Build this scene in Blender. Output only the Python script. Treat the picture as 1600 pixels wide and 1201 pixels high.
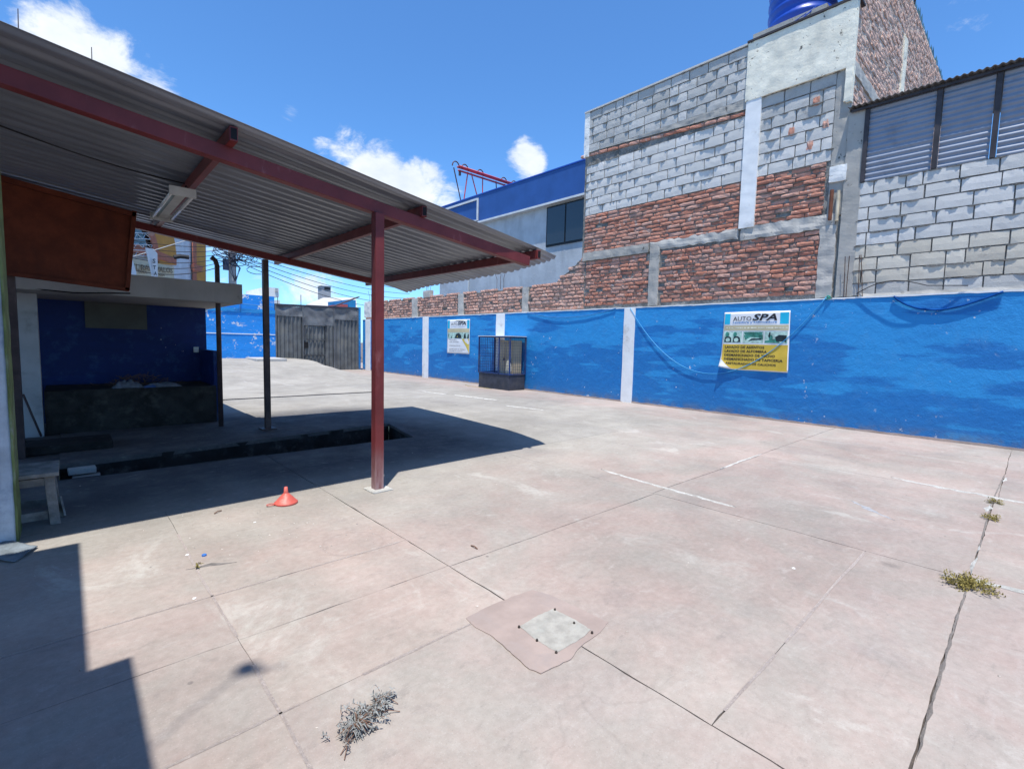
import bpy, math, random
import numpy as np
from mathutils import Vector, Matrix, noise as mnoise

for o in list(bpy.data.objects):
    bpy.data.objects.remove(o, do_unlink=True)
SC = bpy.context.scene
COL = SC.collection
rng = random.Random(7)

# ------------------------------------------------------------------ camera
CH = 1.3
YAW, PITCH, ROLL, FPX = 0.745914, 0.083152, -0.0246897, 755.874
_f = Vector((math.sin(YAW)*math.cos(PITCH), math.cos(YAW)*math.cos(PITCH), -math.sin(PITCH)))
_r = Vector((math.cos(YAW), -math.sin(YAW), 0))
_d = _f.cross(_r)
_c, _s = math.cos(ROLL), math.sin(ROLL)
CR, CD = _c*_r + _s*_d, -_s*_r + _c*_d
camd = bpy.data.cameras.new('camera')
cam = bpy.data.objects.new('camera', camd)
COL.objects.link(cam)
camd.sensor_fit = 'HORIZONTAL'; camd.sensor_width = 36
camd.lens = FPX/1600*36
camd.clip_start = 0.05; camd.clip_end = 2000
M = Matrix((CR, -CD, -_f)).transposed().to_4x4()
M.translation = Vector((0, 0, CH))
cam.matrix_world = M
SC.camera = cam

def ray(u, v):
    return CR*((u-800)/FPX) + CD*((v-600.5)/FPX) + _f
def at_y(u, v, Y):
    d = ray(u, v); return Vector((0, 0, CH)) + d*(Y/d.y)
def at_x(u, v, X):
    d = ray(u, v); return Vector((0, 0, CH)) + d*(X/d.x)
def at_g(u, v, z=0.0):
    d = ray(u, v); return Vector((0, 0, CH)) + d*((z-CH)/d.z)

# ------------------------------------------------------------------ light
KX, KY = 0.18, 0.20                                   # shadow offset per metre of height
sun_dir = Vector((-KX, -KY, 1)).normalized()          # towards the sun
SUN_EL = math.asin(sun_dir.z)
SUN_AZ = math.atan2(sun_dir.x, sun_dir.y)
sl = bpy.data.lights.new('sun', 'SUN'); sl.energy = 4.9; sl.angle = math.radians(0.55); sl.color = (1, .955, .88)
so = bpy.data.objects.new('sun', sl); COL.objects.link(so)
so.rotation_euler = sun_dir.to_track_quat('Z', 'Y').to_euler()
SC.view_settings.view_transform = 'Standard'; SC.view_settings.look = 'None'
SC.view_settings.exposure = 0.40; SC.view_settings.gamma = 1; SC.view_settings.use_curve_mapping = False
SC.cycles.max_bounces = 8; SC.cycles.diffuse_bounces = 5

W = bpy.data.worlds.new('World'); SC.world = W; W.use_nodes = True
def build_world():
    nt = W.node_tree; nt.nodes.clear(); n = nt.nodes; L = nt.links.new
    out = n.new('ShaderNodeOutputWorld'); bg = n.new('ShaderNodeBackground'); L(bg.outputs[0], out.inputs[0])
    bg.inputs['Strength'].default_value = 0.1
    sky = n.new('ShaderNodeTexSky'); sky.sky_type = 'NISHITA'; sky.sun_disc = False
    sky.sun_elevation = SUN_EL; sky.sun_rotation = SUN_AZ
    sky.altitude = 300; sky.air_density = 1.0; sky.dust_density = 0.3; sky.ozone_density = 2.0
    tc = n.new('ShaderNodeTexCoord')
    nrm = n.new('ShaderNodeVectorMath'); nrm.operation = 'NORMALIZE'; L(tc.outputs['Generated'], nrm.inputs[0])
    def math_(op, a, b=None, clamp=False):
        m = n.new('ShaderNodeMath'); m.operation = op; m.use_clamp = clamp
        for i, x in enumerate((a, b)):
            if x is None: continue
            if isinstance(x, (int, float)): m.inputs[i].default_value = x
            else: L(x, m.inputs[i])
        return m.outputs[0]
    def noise(scale, detail, rough, dist=0.0, seed=0):
        t = n.new('ShaderNodeTexNoise'); t.inputs['Scale'].default_value = scale; t.inputs['Detail'].default_value = detail
        t.inputs['Roughness'].default_value = rough; t.inputs['Distortion'].default_value = dist
        mp = n.new('ShaderNodeMapping'); mp.inputs['Location'].default_value = (seed, seed*.7, 0)
        mp.inputs['Scale'].default_value = (1, 1, 1.7)
        L(nrm.outputs[0], mp.inputs[0]); L(mp.outputs[0], t.inputs['Vector'])
        return t.outputs['Fac']
    fine = noise(11, 10, .66, .35, 3.1)
    # banks of cumulus in the directions where they stand
    total = None
    for (u, v, rad, amp, sq) in [(110, 72, .07, .95, 1), (170, 108, .075, .95, 1), (235, 142, .055, .85, 1), (545, 228, .05, .85, 1), (590, 275, .075, 1.05, 1), (650, 300, .075, 1.05, 1),
                             (700, 318, .05, .9, 1), (505, 225, .03, .6, 1), (452, 178, .03, .62, 1), (824, 250, .05, 1.0, 1), (370, 175, .035, .5, 1), (1545, 8, .07, .5, 1),
                             (480, 450, .10, .72, 1), (420, 440, .09, .6, 1), (350, 455, .07, .6, 1)]:
        d = ray(u, v).normalized()
        dp = n.new('ShaderNodeVectorMath'); dp.operation = 'DISTANCE'; L(nrm.outputs[0], dp.inputs[0]); dp.inputs[1].default_value = d
        q = math_('DIVIDE', dp.outputs['Value'], rad*1.15)
        g = math_('MULTIPLY', math_('SUBTRACT', 1.0, math_('POWER', q, 2.0), True), amp)
        total = g if total is None else math_('MAXIMUM', total, g)
    # a broken cloud cover near the horizon everywhere else
    sep = n.new('ShaderNodeSeparateXYZ'); L(nrm.outputs[0], sep.inputs[0])
    low = math_('MULTIPLY', math_('SUBTRACT', 1.0, math_('ABSOLUTE', math_('DIVIDE', math_('SUBTRACT', sep.outputs[2], 0.16), 0.26)), True), .50)
    total = math_('MAXIMUM', total, low)
    dens = math_('ADD', math_('MULTIPLY', total, .62), math_('SUBTRACT', fine, .5))
    ramp = n.new('ShaderNodeMapRange'); ramp.inputs[1].default_value = .31; ramp.inputs[2].default_value = .58; ramp.interpolation_type = 'SMOOTHSTEP'
    L(dens, ramp.inputs[0])
    body = noise(16, 5, .6, 0, 8.3)
    cc = n.new('ShaderNodeMix'); cc.data_type = 'RGBA'; L(body, cc.inputs[0])
    cc.inputs[6].default_value = (5.0, 5.9, 7.2, 1); cc.inputs[7].default_value = (9.0, 9.2, 9.4, 1)
    # sky colour
    tint = n.new('ShaderNodeMix'); tint.data_type = 'RGBA'; tint.blend_type = 'MULTIPLY'; tint.inputs[0].default_value = 1
    L(sky.outputs[0], tint.inputs[6]); tint.inputs[7].default_value = (.76, 1.27, 1.74, 1)
    mx = n.new('ShaderNodeMix'); mx.data_type = 'RGBA'; L(ramp.outputs[0], mx.inputs[0]); L(tint.outputs[2], mx.inputs[6]); L(cc.outputs[2], mx.inputs[7])
    L(mx.outputs[2], bg.inputs['Color'])
build_world()

# ------------------------------------------------------------------ material kit
class G:
    def __init__(s, name):
        s.m = bpy.data.materials.new(name); s.m.use_nodes = True
        s.nt = s.m.node_tree; s.n = s.nt.nodes; s.b = s.n['Principled BSDF']; s.L = s.nt.links.new
        s.b.inputs['Roughness'].default_value = .85; s.b.inputs['Specular IOR Level'].default_value = .3
        s._pos = None
    def put(s, sock, v):
        if v is None: return
        if isinstance(v, bpy.types.NodeSocket): s.L(v, sock)
        elif isinstance(v, (tuple, list)):
            sock.default_value = tuple(v) + ((1,) if len(v) == 3 and len(sock.default_value) == 4 else ())
        else: sock.default_value = v
    def pos(s, scale=(1, 1, 1), loc=(0, 0, 0), obj=False):
        if obj: src = s.n.new('ShaderNodeTexCoord').outputs['Object']
        else: src = s.n.new('ShaderNodeNewGeometry').outputs['Position']
        mp = s.n.new('ShaderNodeMapping'); mp.inputs['Scale'].default_value = scale; mp.inputs['Location'].default_value = loc
        s.L(src, mp.inputs[0]); return mp.outputs[0]
    def xyz(s):
        q = s.n.new('ShaderNodeSeparateXYZ'); s.L(s.n.new('ShaderNodeNewGeometry').outputs['Position'], q.inputs[0]); return q.outputs
    def noise(s, scale=1, detail=4, rough=.55, dist=0, vec=None):
        t = s.n.new('ShaderNodeTexNoise'); s.put(t.inputs['Scale'], scale); s.put(t.inputs['Detail'], detail)
        s.put(t.inputs['Roughness'], rough); s.put(t.inputs['Distortion'], dist)
        s.L(vec if vec else s.pos(), t.inputs['Vector']); return t.outputs['Fac']
    def voro(s, scale=1, feature='F1', vec=None, out='Distance', rnd=1):
        t = s.n.new('ShaderNodeTexVoronoi'); t.feature = feature; s.put(t.inputs['Scale'], scale); s.put(t.inputs['Randomness'], rnd)
        s.L(vec if vec else s.pos(), t.inputs['Vector']); return t.outputs[out]
    def rng(s, v, a, b, lo=0., hi=1., smooth=True):
        r = s.n.new('ShaderNodeMapRange'); r.interpolation_type = 'SMOOTHSTEP' if smooth else 'LINEAR'; r.clamp = True
        s.L(v, r.inputs[0])
        for i, x in zip((1, 2, 3, 4), (a, b, lo, hi)): r.inputs[i].default_value = x
        return r.outputs[0]
    def math(s, op, a, b=None, clamp=False):
        m = s.n.new('ShaderNodeMath'); m.operation = op; m.use_clamp = clamp
        s.put(m.inputs[0], a)
        if b is not None: s.put(m.inputs[1], b)
        return m.outputs[0]
    def mix(s, f, a, b, mode='MIX'):
        m = s.n.new('ShaderNodeMix'); m.data_type = 'RGBA'; m.blend_type = mode
        s.put(m.inputs[0], f); s.put(m.inputs[6], a); s.put(m.inputs[7], b); return m.outputs[2]
    def rand(s):
        a = s.n.new('ShaderNodeObjectInfo').outputs['Random']; b = s.n.new('ShaderNodeNewGeometry').outputs['Random Per Island']
        return s.math('FRACT', s.math('ADD', a, b))
    def ramp(s, f, stops):
        r = s.n.new('ShaderNodeValToRGB'); e = r.color_ramp.elements
        while len(e) < len(stops): e.new(.5)
        for el, (p, c) in zip(e, stops): el.position = p; el.color = tuple(c) + (1,)
        s.L(f, r.inputs[0]); return r.outputs[0]
    def color(s, c): s.put(s.b.inputs['Base Color'], c)
    def rough(s, v): s.put(s.b.inputs['Roughness'], v)
    def bump(s, h, strength=.5, dist=.01):
        b = s.n.new('ShaderNodeBump'); b.inputs['Strength'].default_value = strength; b.inputs['Distance'].default_value = dist
        s.L(h, b.inputs['Height']); s.L(b.outputs[0], s.b.inputs['Normal'])
    def add(s, *vs):
        t = vs[0]
        for v in vs[1:]: t = s.math('ADD', t, v)
        return t

MAT = {}
def simple(name, c, rough=.7, metal=0., var=.25, scale=6., bump=.0, spec=.3, dirt=None, dscale=2.):
    g = G(name); c = Vector(c)
    n1 = g.noise(scale, 6, .6)
    col = g.mix(g.rng(n1, .3, .7), tuple(c*(1-var)), tuple(c*(1+var)))
    if dirt: col = g.mix(g.rng(g.noise(dscale, 7, .68), .5, .72), col, dirt)
    g.color(col); g.rough(rough); g.b.inputs['Metallic'].default_value = metal; g.b.inputs['Specular IOR Level'].default_value = spec
    if bump: g.bump(g.noise(scale*6, 5, .6), bump, .01)
    MAT[name] = g.m; return g.m

def m_ground():
    g = G('pink_concrete'); x, y, z = g.xyz()
    wob = g.noise(.6, 4, .6)
    # the red oxide survives in the forecourt and along the wall, the rest has worn to grey
    py = g.math('ADD', y, g.math('MULTIPLY', g.math('SUBTRACT', wob, .5), 3.2))
    px = g.math('ADD', x, g.math('MULTIPLY', g.math('SUBTRACT', wob, .5), 2.0))
    pinkA = g.rng(py, 2.6, 4.6, 1, 0)
    pinkB = g.rng(px, 7.6, 8.9, 0, 1)
    pink = g.math('MAXIMUM', pinkA, pinkB)
    blot = g.rng(g.noise(1.1, 10, .72, .4), .30, .68)
    fac = g.math('MULTIPLY', pink, g.math('ADD', g.math('MULTIPLY', blot, .85), .15))
    grey = g.mix(g.rng(g.noise(2.3, 6, .6), .3, .7), (.295, .278, .245), (.352, .334, .297))
    pk = g.mix(g.rng(g.noise(3.1, 7, .65), .3, .7), (.335, .262, .230), (.396, .317, .281))
    col = g.mix(fac, grey, pk)
    # pale scoured patches
    sc = g.rng(g.noise(1.7, 9, .72, .9, g.pos((1, .55, 1), (4, 2, 0))), .56, .70)
    col = g.mix(g.math('MULTIPLY', sc, .72), col, (.45, .43, .39))
    # sweep marks, thin and long
    sw = g.rng(g.noise(5, 7, .7, .5, g.pos((.45, 2.6, 1))), .55, .75)
    col = g.mix(g.math('MULTIPLY', sw, .28), col, (.46, .435, .41))
    # grey brown grime
    gr = g.rng(g.noise(.9, 8, .66, .3, g.pos((1, 1, 1), (9, 3, 0))), .52, .72)
    col = g.mix(g.math('MULTIPLY', gr, .45), col, (.225, .205, .195))
    rg = g.n.new('ShaderNodeVectorMath'); rg.operation = 'DISTANCE'; rp_ = at_g(552, 848); rg.inputs[1].default_value = rp_; g.L(g.pos(), rg.inputs[0])
    rw = g.math('ABSOLUTE', g.math('SUBTRACT', g.math('ADD', rg.outputs['Value'], g.math('MULTIPLY', g.noise(6, 3, .6), .04)), .205))
    col = g.mix(g.math('MULTIPLY', g.rng(rw, 0, .016, 1, 0), .22), col, (.20, .17, .155))
    # oil under the canopy, deepened with the canopy's shade painted into the colour
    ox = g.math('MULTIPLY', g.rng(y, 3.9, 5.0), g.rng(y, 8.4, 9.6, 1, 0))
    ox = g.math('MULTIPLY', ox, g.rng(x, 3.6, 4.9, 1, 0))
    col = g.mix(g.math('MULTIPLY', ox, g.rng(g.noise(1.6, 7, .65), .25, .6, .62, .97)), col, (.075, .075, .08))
    # stains and drips
    st = g.rng(g.voro(1.15, 'F1', g.pos((1, 1, 1), (1.3, .4, 0))), .03, .09, 1, 0)
    col = g.mix(g.math('MULTIPLY', st, g.math('MULTIPLY', g.rng(g.noise(9, 4, .6), .35, .6), .45)), col, (.14, .125, .115))
    big = g.rng(g.noise(.42, 6, .62, .4, g.pos((1, 1, 1), (2.2, 7.1, 0))), .34, .64, .84, 1.05)
    bc = g.n.new('ShaderNodeCombineColor'); [g.L(big, bc.inputs[q]) for q in range(3)]
    col = g.mix(1, col, bc.outputs[0], 'MULTIPLY')
    # drag marks and scuffs
    rot = g.n.new('ShaderNodeMapping'); rot.inputs['Rotation'].default_value = (0, 0, .6); rot.inputs['Scale'].default_value = (1.1, 14, 1); g.L(g.pos(), rot.inputs[0])
    scf = g.math('MULTIPLY', g.rng(g.noise(1.3, 6, .7, 0, rot.outputs[0]), .60, .70), g.rng(g.noise(.7, 3, .5), .45, .62))
    col = g.mix(g.math('MULTIPLY', scf, .35), col, (.21, .185, .17))
    dots = g.math('MULTIPLY', g.rng(g.voro(4.5, 'F1', g.pos()), .025, .06, 1, 0), g.rng(g.noise(1.1, 2, .5, 0, g.pos((1, 1, 1), (3, 3, 0))), .5, .6))
    col = g.mix(g.math('MULTIPLY', dots, .75), col, (.15, .13, .12))
    fin = g.noise(9, 9, .74, .3, g.pos((.7, 1.3, 1), (5, 1, 0)))
    col = g.mix(g.rng(fin, .56, .68, 0, .34), col, (.20, .18, .165))
    col = g.mix(g.rng(fin, .44, .33, 0, .30), col, (.44, .41, .375))
    # aggregate speckle
    sp = g.noise(150, 2, .6)
    col = g.mix(g.rng(sp, .60, .72, 0, .25), col, (.55, .53, .50))
    col = g.mix(g.rng(sp, .40, .28, 0, .30), col, (.16, .14, .13))
    mid = g.noise(28, 6, .65)
    col = g.mix(.2, col, g.mix(g.rng(mid, .3, .7), (.25, .25, .25), (.75, .75, .75)), 'SOFT_LIGHT')
    # hair cracks
    wv = g.n.new('ShaderNodeVectorMath'); wv.operation = 'ADD'
    sv = g.n.new('ShaderNodeVectorMath'); sv.operation = 'SCALE'; sv.inputs['Scale'].default_value = .5
    tn = g.n.new('ShaderNodeTexNoise'); tn.inputs['Scale'].default_value = 2.2; tn.inputs['Detail'].default_value = 6
    g.L(g.pos(), tn.inputs['Vector']); g.L(tn.outputs['Color'], sv.inputs[0]); g.L(g.pos((1, 1, 0)), wv.inputs[0]); g.L(sv.outputs[0], wv.inputs[1])
    ck = g.rng(g.voro(.55, 'DISTANCE_TO_EDGE', wv.outputs[0]), .0, .006, 1, 0)
    ckm = g.math('MULTIPLY', ck, g.rng(g.noise(.8, 4, .6), .46, .58))
    col = g.mix(g.math('MULTIPLY', ckm, .12), col, (.12, .10, .09))
    r = g.n.new('ShaderNodeObjectInfo').outputs['Random']
    col = g.mix(1, col, g.ramp(r, [(0, (.92, .92, .93)), (1, (1.0, .99, .98))]), 'MULTIPLY')
    g.color(col); g.rough(g.rng(g.noise(3, 5, .6), .3, .7, .72, .95))
    g.bump(g.add(g.math('MULTIPLY', g.noise(24, 8, .7), .8), g.math('MULTIPLY', g.noise(160, 3, .6), .35), g.math('MULTIPLY', ckm, -.15)), .35, .006)
    MAT['ground'] = g.m
m_ground()

def m_blue(name, bright, deep, chips=1.0, fade=True):
    g = G(name); x, y, z = g.xyz()
    strokes = g.add(g.math('MULTIPLY', g.noise(1.0, 2, .5, .0, g.pos((1, .8, 2.2))), .62), g.math('MULTIPLY', g.noise(1.9, 3, .5, .0, g.pos((1, .55, 4.6), (0, 3, 2))), .40))
    low = g.rng(z, .3, 1.9, .10, -.07)
    f = g.math('MULTIPLY', g.rng(g.math('ADD', g.math('ADD', strokes, g.math('MULTIPLY', g.math('SUBTRACT', g.noise(14, 5, .6), .5), .05)), low), .49, .56), .85)
    f2 = g.rng(g.noise(2.6, 4, .6, .4, g.pos((1, .5, 3.2), (0, 5, 1))), .56, .60)
    col = g.mix(f, bright, deep)
    col = g.mix(g.math('MULTIPLY', f2, .45), col, tuple(Vector(bright)*.55+Vector(deep)*.45))
    if fade:
        col = g.mix(g.rng(z, .5, .0, 0, .25), col, (.045, .17, .36))
        col = g.mix(g.math('MULTIPLY', g.rng(g.noise(5, 7, .7), .5, .7), .16), col, (.10, .30, .55))
        dirt = g.math('MULTIPLY', g.rng(z, .22, .0), g.rng(g.noise(4, 6, .7), .4, .6))
        col = g.mix(g.math('MULTIPLY', dirt, .55), col, (.16, .15, .145))
    ch = g.math('MULTIPLY', g.rng(g.voro(7.5, 'F1', g.pos()), .05, .12, 1, 0), g.rng(g.noise(1.6, 3, .6), .60 - .06*chips, .66))
    ch2 = g.math('MULTIPLY', g.rng(g.noise(4.5 if chips > 2 else 7, 6, .7), .665 - .03*chips, .69 - .03*chips), g.rng(g.noise(1.1, 2, .5), .60 - .06*chips, .68 - .05*chips))
    chm = g.math('MAXIMUM', ch, ch2)
    col = g.mix(chm, col, (.66, .68, .70))
    g.color(col); g.rough(.62); g.b.inputs['Specular IOR Level'].default_value = .35
    g.bump(g.add(g.math('MULTIPLY', g.noise(9, 8, .68), 1.3), g.math('MULTIPLY', g.noise(60, 4, .6), .3), g.math('MULTIPLY', chm, -.5)), .55, .02)
    MAT[name] = g.m
m_blue('blue_wall_paint', (.022, .262, .60), (.008, .145, .43))
m_blue('blue_peeling_paint', (.016, .25, .72), (.014, .22, .64), 3.3)
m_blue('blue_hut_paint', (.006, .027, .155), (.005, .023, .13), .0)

def m_plaster(name, c, spots=(.12, .12, .11), amt=.5, rough=.85, sc=3.):
    g = G(name); c = Vector(c)
    col = g.mix(g.rng(g.noise(2.2, 7, .6), .3, .7), tuple(c*.86), tuple(c*1.06))
    col = g.mix(g.math('MULTIPLY', g.rng(g.noise(1.1, 8, .65, 0, g.pos((2.5, 2.5, .6))), .48, .72), .35), col, tuple(c*.55))
    hp = g.math('MULTIPLY', g.rng(g.noise(sc*2.6, 7, .72), .60, .645), g.rng(g.noise(1.3, 3, .5), .42, .6))
    col = g.mix(g.math('MULTIPLY', hp, amt*1.7, True), col, spots)
    g.color(col); g.rough(rough)
    g.bump(g.add(g.noise(14, 8, .7), g.math('MULTIPLY', g.noise(80, 4, .6), .3), g.math('MULTIPLY', hp, -.6)), .5, .015)
    MAT[name] = g.m
m_plaster('cream_plaster', (.84, .80, .66), amt=1.0, sc=4)
m_plaster('white_plaster', (.78, .78, .75), amt=.35)
m_plaster('grey_plaster', (.40, .385, .35), amt=.9)
m_plaster('raw_concrete', (.48, .46, .42), (.10, .10, .095), .9)
m_plaster('slab_concrete', (.46, .45, .43), (.2, .2, .19), .3)
m_plaster('pale_building', (.50, .54, .57), (.4, .42, .44), .2)
m_plaster('church_white', (.62, .66, .70), (.4, .42, .44), .3)

def m_brick(name, pale=.0):
    g = G(name); r = g.rand()
    col = g.ramp(r, [(0, (.40, .17, .12)), (.2, (.53, .215, .14)), (.45, (.58, .26, .175)), (.7, (.57, .29, .215)), (.9, (.62, .37, .29)), (1, (.46, .26, .20))])
    if pale: col = g.mix(pale, col, (.84, .61, .49))
    col = g.mix(g.rng(g.noise(14, 7, .7), .42, .68, 0, .40), col, (.33, .15, .11))
    col = g.mix(g.rng(g.noise(7, 8, .72, .3), .55, .70, 0, .8), col, (.56, .52, .47))
    col = g.mix(g.rng(g.noise(2.2, 5, .6), .56, .70, 0, .45), col, (.26, .21, .185))
    g.color(col); g.rough(.92)
    g.bump(g.add(g.noise(30, 8, .72), g.math('MULTIPLY', g.noise(110, 4, .6), .4)), .8, .02)
    MAT[name] = g.m
m_brick('red_brick'); m_brick('pale_brick', .30); m_brick('side_brick', .72)

def m_block(name, a, b, dk):
    g = G(name); r = g.rand()
    col = g.mix(r, a, b)
    col = g.mix(g.rng(g.noise(3.1, 7, .66, .2, g.pos((1, 1.0, 1.0))), .52, .74, 0, .5), col, dk)
    col = g.mix(g.rng(g.noise(70, 4, .7), .56, .68, 0, .4), col, dk)
    col = g.mix(g.rng(g.noise(120, 2, .6), .6, .7, 0, .35), col, (.78, .78, .76))
    g.color(col); g.rough(.9)
    g.bump(g.add(g.noise(45, 8, .75), g.math('MULTIPLY', g.noise(190, 3, .6), .6)), .7, .012)
    MAT[name] = g.m
m_block('grey_block', (.56, .555, .53), (.67, .66, .635), (.40, .40, .385))
m_block('weathered_block', (.40, .40, .38), (.56, .56, .54), (.19, .185, .17))
m_block('tan_block', (.52, .48, .40), (.66, .62, .53), (.36, .33, .275))
def m_mortar(name, a, b):
    g = G(name)
    col = g.mix(g.rng(g.noise(5, 8, .7), .3, .7), a, b)
    col = g.mix(g.rng(g.noise(45, 5, .7), .5, .7), col, tuple(Vector(b)*1.25))
    g.color(col); g.rough(.95); g.bump(g.noise(35, 9, .75), 1, .03); MAT[name] = g.m
m_mortar('brick_mortar', (.13, .10, .085), (.30, .27, .24)); m_mortar('side_mortar', (.55, .40, .32), (.72, .60, .51))
m_mortar('block_mortar', (.11, .108, .10), (.30, .295, .28))
m_mortar('joint_dirt', (.10, .083, .075), (.19, .165, .15))
m_mortar('joint_filler', (.44, .37, .335), (.53, .46, .42))
m_mortar('grey_filler', (.235, .205, .185), (.30, .27, .245))
m_mortar('pale_mortar', (.46, .455, .42), (.62, .61, .57))

def m_metal_sheet():
    g = G('galvanised_sheet')
    col = g.mix(g.rng(g.noise(3, 6, .6, 0, g.pos((.5, 3, 1))), .3, .7), (.215, .228, .255), (.30, .315, .345))
    col = g.mix(g.rng(g.noise(9, 7, .7), .64, .74, 0, .5), col, (.15, .14, .13))
    g.color(col); g.rough(.38); g.b.inputs['Metallic'].default_value = .25; MAT['roof_sheet'] = g.m
m_metal_sheet()
def m_rust():
    g = G('rusty_steel')
    col = g.mix(g.rng(g.noise(5, 8, .7), .3, .7), (.11, .024, .011), (.19, .042, .018))
    col = g.mix(g.rng(g.noise(1.8, 7, .65, 0, g.pos((2, 2, .7))), .50, .72, 0, .8), col, (.09, .022, .012))
    col = g.mix(g.rng(g.noise(60, 4, .7), .60, .72, 0, .5), col, (.24, .08, .035))
    g.color(col); g.rough(.75); g.bump(g.noise(40, 6, .7), .4, .006); MAT['rust'] = g.m
m_rust()
def m_red():
    g = G('red_oxide_paint')
    col = g.mix(g.rng(g.noise(4, 6, .6), .3, .7), (.135, .022, .022), (.19, .032, .031))
    col = g.mix(g.rng(g.noise(3, 8, .7, 0, g.pos((3, 3, .8))), .56, .74, 0, .6), col, (.33, .14, .14))
    col = g.mix(g.rng(g.noise(30, 5, .7), .66, .72, 0, .8), col, (.10, .05, .04))
    zz = g.xyz()[2]; col = g.mix(g.math('MULTIPLY', g.rng(zz, .45, .02), g.rng(g.noise(7, 5, .6, 0, g.pos((3, 3, .6))), .3, .6, .3, .95)), col, (.40, .27, .26))
    g.color(col); g.rough(.5); g.b.inputs['Specular IOR Level'].default_value = .35
    g.bump(g.noise(50, 4, .6), .12, .004); MAT['red_paint'] = g.m
m_red()
simple('dark_post', (.075, .05, .05), .5, dirt=(.15, .10, .09))
simple('gate_steel', (.135, .14, .14), .55, .2, .25, 3, .2, dirt=(.21, .20, .175))
simple('gate_top', (.17, .175, .18), .5, .4, .25, 3, .2, dirt=(.26, .255, .24))
simple('dark_hole', (.012, .012, .014), .9)
simple('dark_frame', (.018, .02, .024), .4, .2)
simple('cage_steel', (.022, .05, .16), .5, .1, .3, 8, dirt=(.09, .08, .08))
simple('cage_plate', (.045, .05, .066), .6, .1, .25, 5, dirt=(.08, .078, .08))
simple('beige_wood', (.46, .37, .23), .75, 0, .15, 3, .2)
simple('cream_stone', (.66, .60, .42), .9, 0, .2, 6, .5)
simple('grey_wood', (.23, .215, .195), .85, 0, .35, 9, .5, dirt=(.12, .11, .10), dscale=5)
simple('red_plastic', (.56, .105, .08), .5, 0, .12, 9, spec=.4, dirt=(.50, .22, .18), dscale=14)
simple('light_housing', (.56, .56, .52), .55, 0, .12, 6, dirt=(.34, .32, .28))
simple('tube_glass', (.72, .73, .72), .25, 0, .04, 4, spec=.6)
simple('white_paint', (.78, .79, .78), .7, 0, .06, 4, .15, dirt=(.52, .50, .47))
simple('navy_band', (.03, .095, .30), .45, 0, .10, 2)
simple('eave_white', (.62, .65, .66), .6, 0, .08, 3)
simple('truss_red', (.52, .05, .055), .5, 0, .2, 5)
simple('truss_dark', (.09, .03, .03), .5, 0, .2, 5)
simple('tank_blue', (.015, .07, .42), .35, 0, .1, 2, spec=.5)
simple('shard_green', (.035, .085, .075), .25, 0, .4, 9, spec=.6)
simple('rebar', (.10, .055, .04), .8, .2, .4, 20)
simple('black_cable', (.02, .02, .022), .6)
simple('shadow_navy', (.006, .06, .24), .95, spec=.05)  # matt dark blue for the painted cable shadow on the wall
simple('cyan_hose', (.06, .33, .62), .45, 0, .1, 5)
simple('green_tie', (.02, .30, .24), .5)
simple('pvc', (.74, .73, .68), .5, 0, .06, 5)
simple('cream_pipe', (.58, .50, .36), .6)
simple('rust_pipe', (.18, .07, .04), .8)
simple('church_ochre', (.52, .25, .055), .8, 0, .1, 2)
simple('church_terracotta', (.40, .145, .095), .8, 0, .12, 3)
simple('sign_cream', (.58, .53, .38), .7, 0, .06, 3)
simple('sign_letter', (.20, .15, .09), .7)
simple('grille_white', (.62, .64, .66), .6)
simple('concrete_pole', (.48, .46, .43), .85, 0, .12, 2, .2)
simple('coil_blue', (.03, .04, .07), .6)
simple('house_white', (.74, .74, .72), .8, 0, .06, 2)
simple('house_grey', (.40, .41, .42), .8, 0, .1, 2)
simple('house_roof', (.46, .44, .41), .8, 0, .12, 2)
simple('house_pink', (.45, .12, .13), .8)
simple('banner_white', (.76, .77, .77), .45, 0, .03, 3)
simple('banner_cyan', (.02, .46, .68), .45, 0, .05, 3)
simple('banner_tan', (.52, .47, .30), .45, 0, .06, 5)
simple('banner_yellow', (.60, .42, .055), .45, 0, .06, 3)
simple('banner_gold', (.66, .52, .10), .45, 0, .06, 3)
simple('banner_teal', (.05, .22, .17), .45, 0, .5, 12)
simple('banner_mint', (.42, .60, .52), .45, 0, .3, 12)
simple('banner_dark', (.02, .035, .04), .45, 0, .4, 12)
simple('ink_black', (.02, .02, .025), .5)
simple('ink_blue', (.06, .22, .48), .5)
simple('ink_pale', (.68, .66, .52), .5)
simple('rag_grey', (.15, .165, .19), .9, 0, .3, 9, .4)
simple('rag_blue', (.06, .12, .28), .9, 0, .3, 9, .4)
simple('slate_cloth', (.17, .20, .225), .85, 0, .3, 8, .6)
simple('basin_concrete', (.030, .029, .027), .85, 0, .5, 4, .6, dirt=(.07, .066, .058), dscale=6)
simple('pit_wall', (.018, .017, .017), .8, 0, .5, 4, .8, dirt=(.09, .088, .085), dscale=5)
simple('vent_panel', (.11, .115, .10), .7, 0, .15, 3)
simple('hut_white', (.46, .47, .48), .8, 0, .1, 3, .2, dirt=(.24, .24, .235))
simple('green_edge', (.16, .20, .075), .8, 0, .3, 7, .3, dirt=(.40, .42, .40))
simple('sun_wall', (.56, .60, .64), .85, 0, .2, 5, .4, dirt=(.32, .37, .44), dscale=3)
simple('dry_leaf', (.24, .25, .245), .8, 0, .35, 60)
simple('dry_stem', (.17, .10, .07), .85, 0, .3, 40)
simple('weed_leaf', (.20, .165, .045), .75, 0, .4, 60)
simple('pebble', (.42, .38, .34), .9, 0, .45, 30)
simple('cap_blue', (.04, .16, .48), .4)
simple('bolt', (.06, .05, .045), .6, .5)
simple('iron_grate', (.045, .043, .042), .7, .3)
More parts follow.
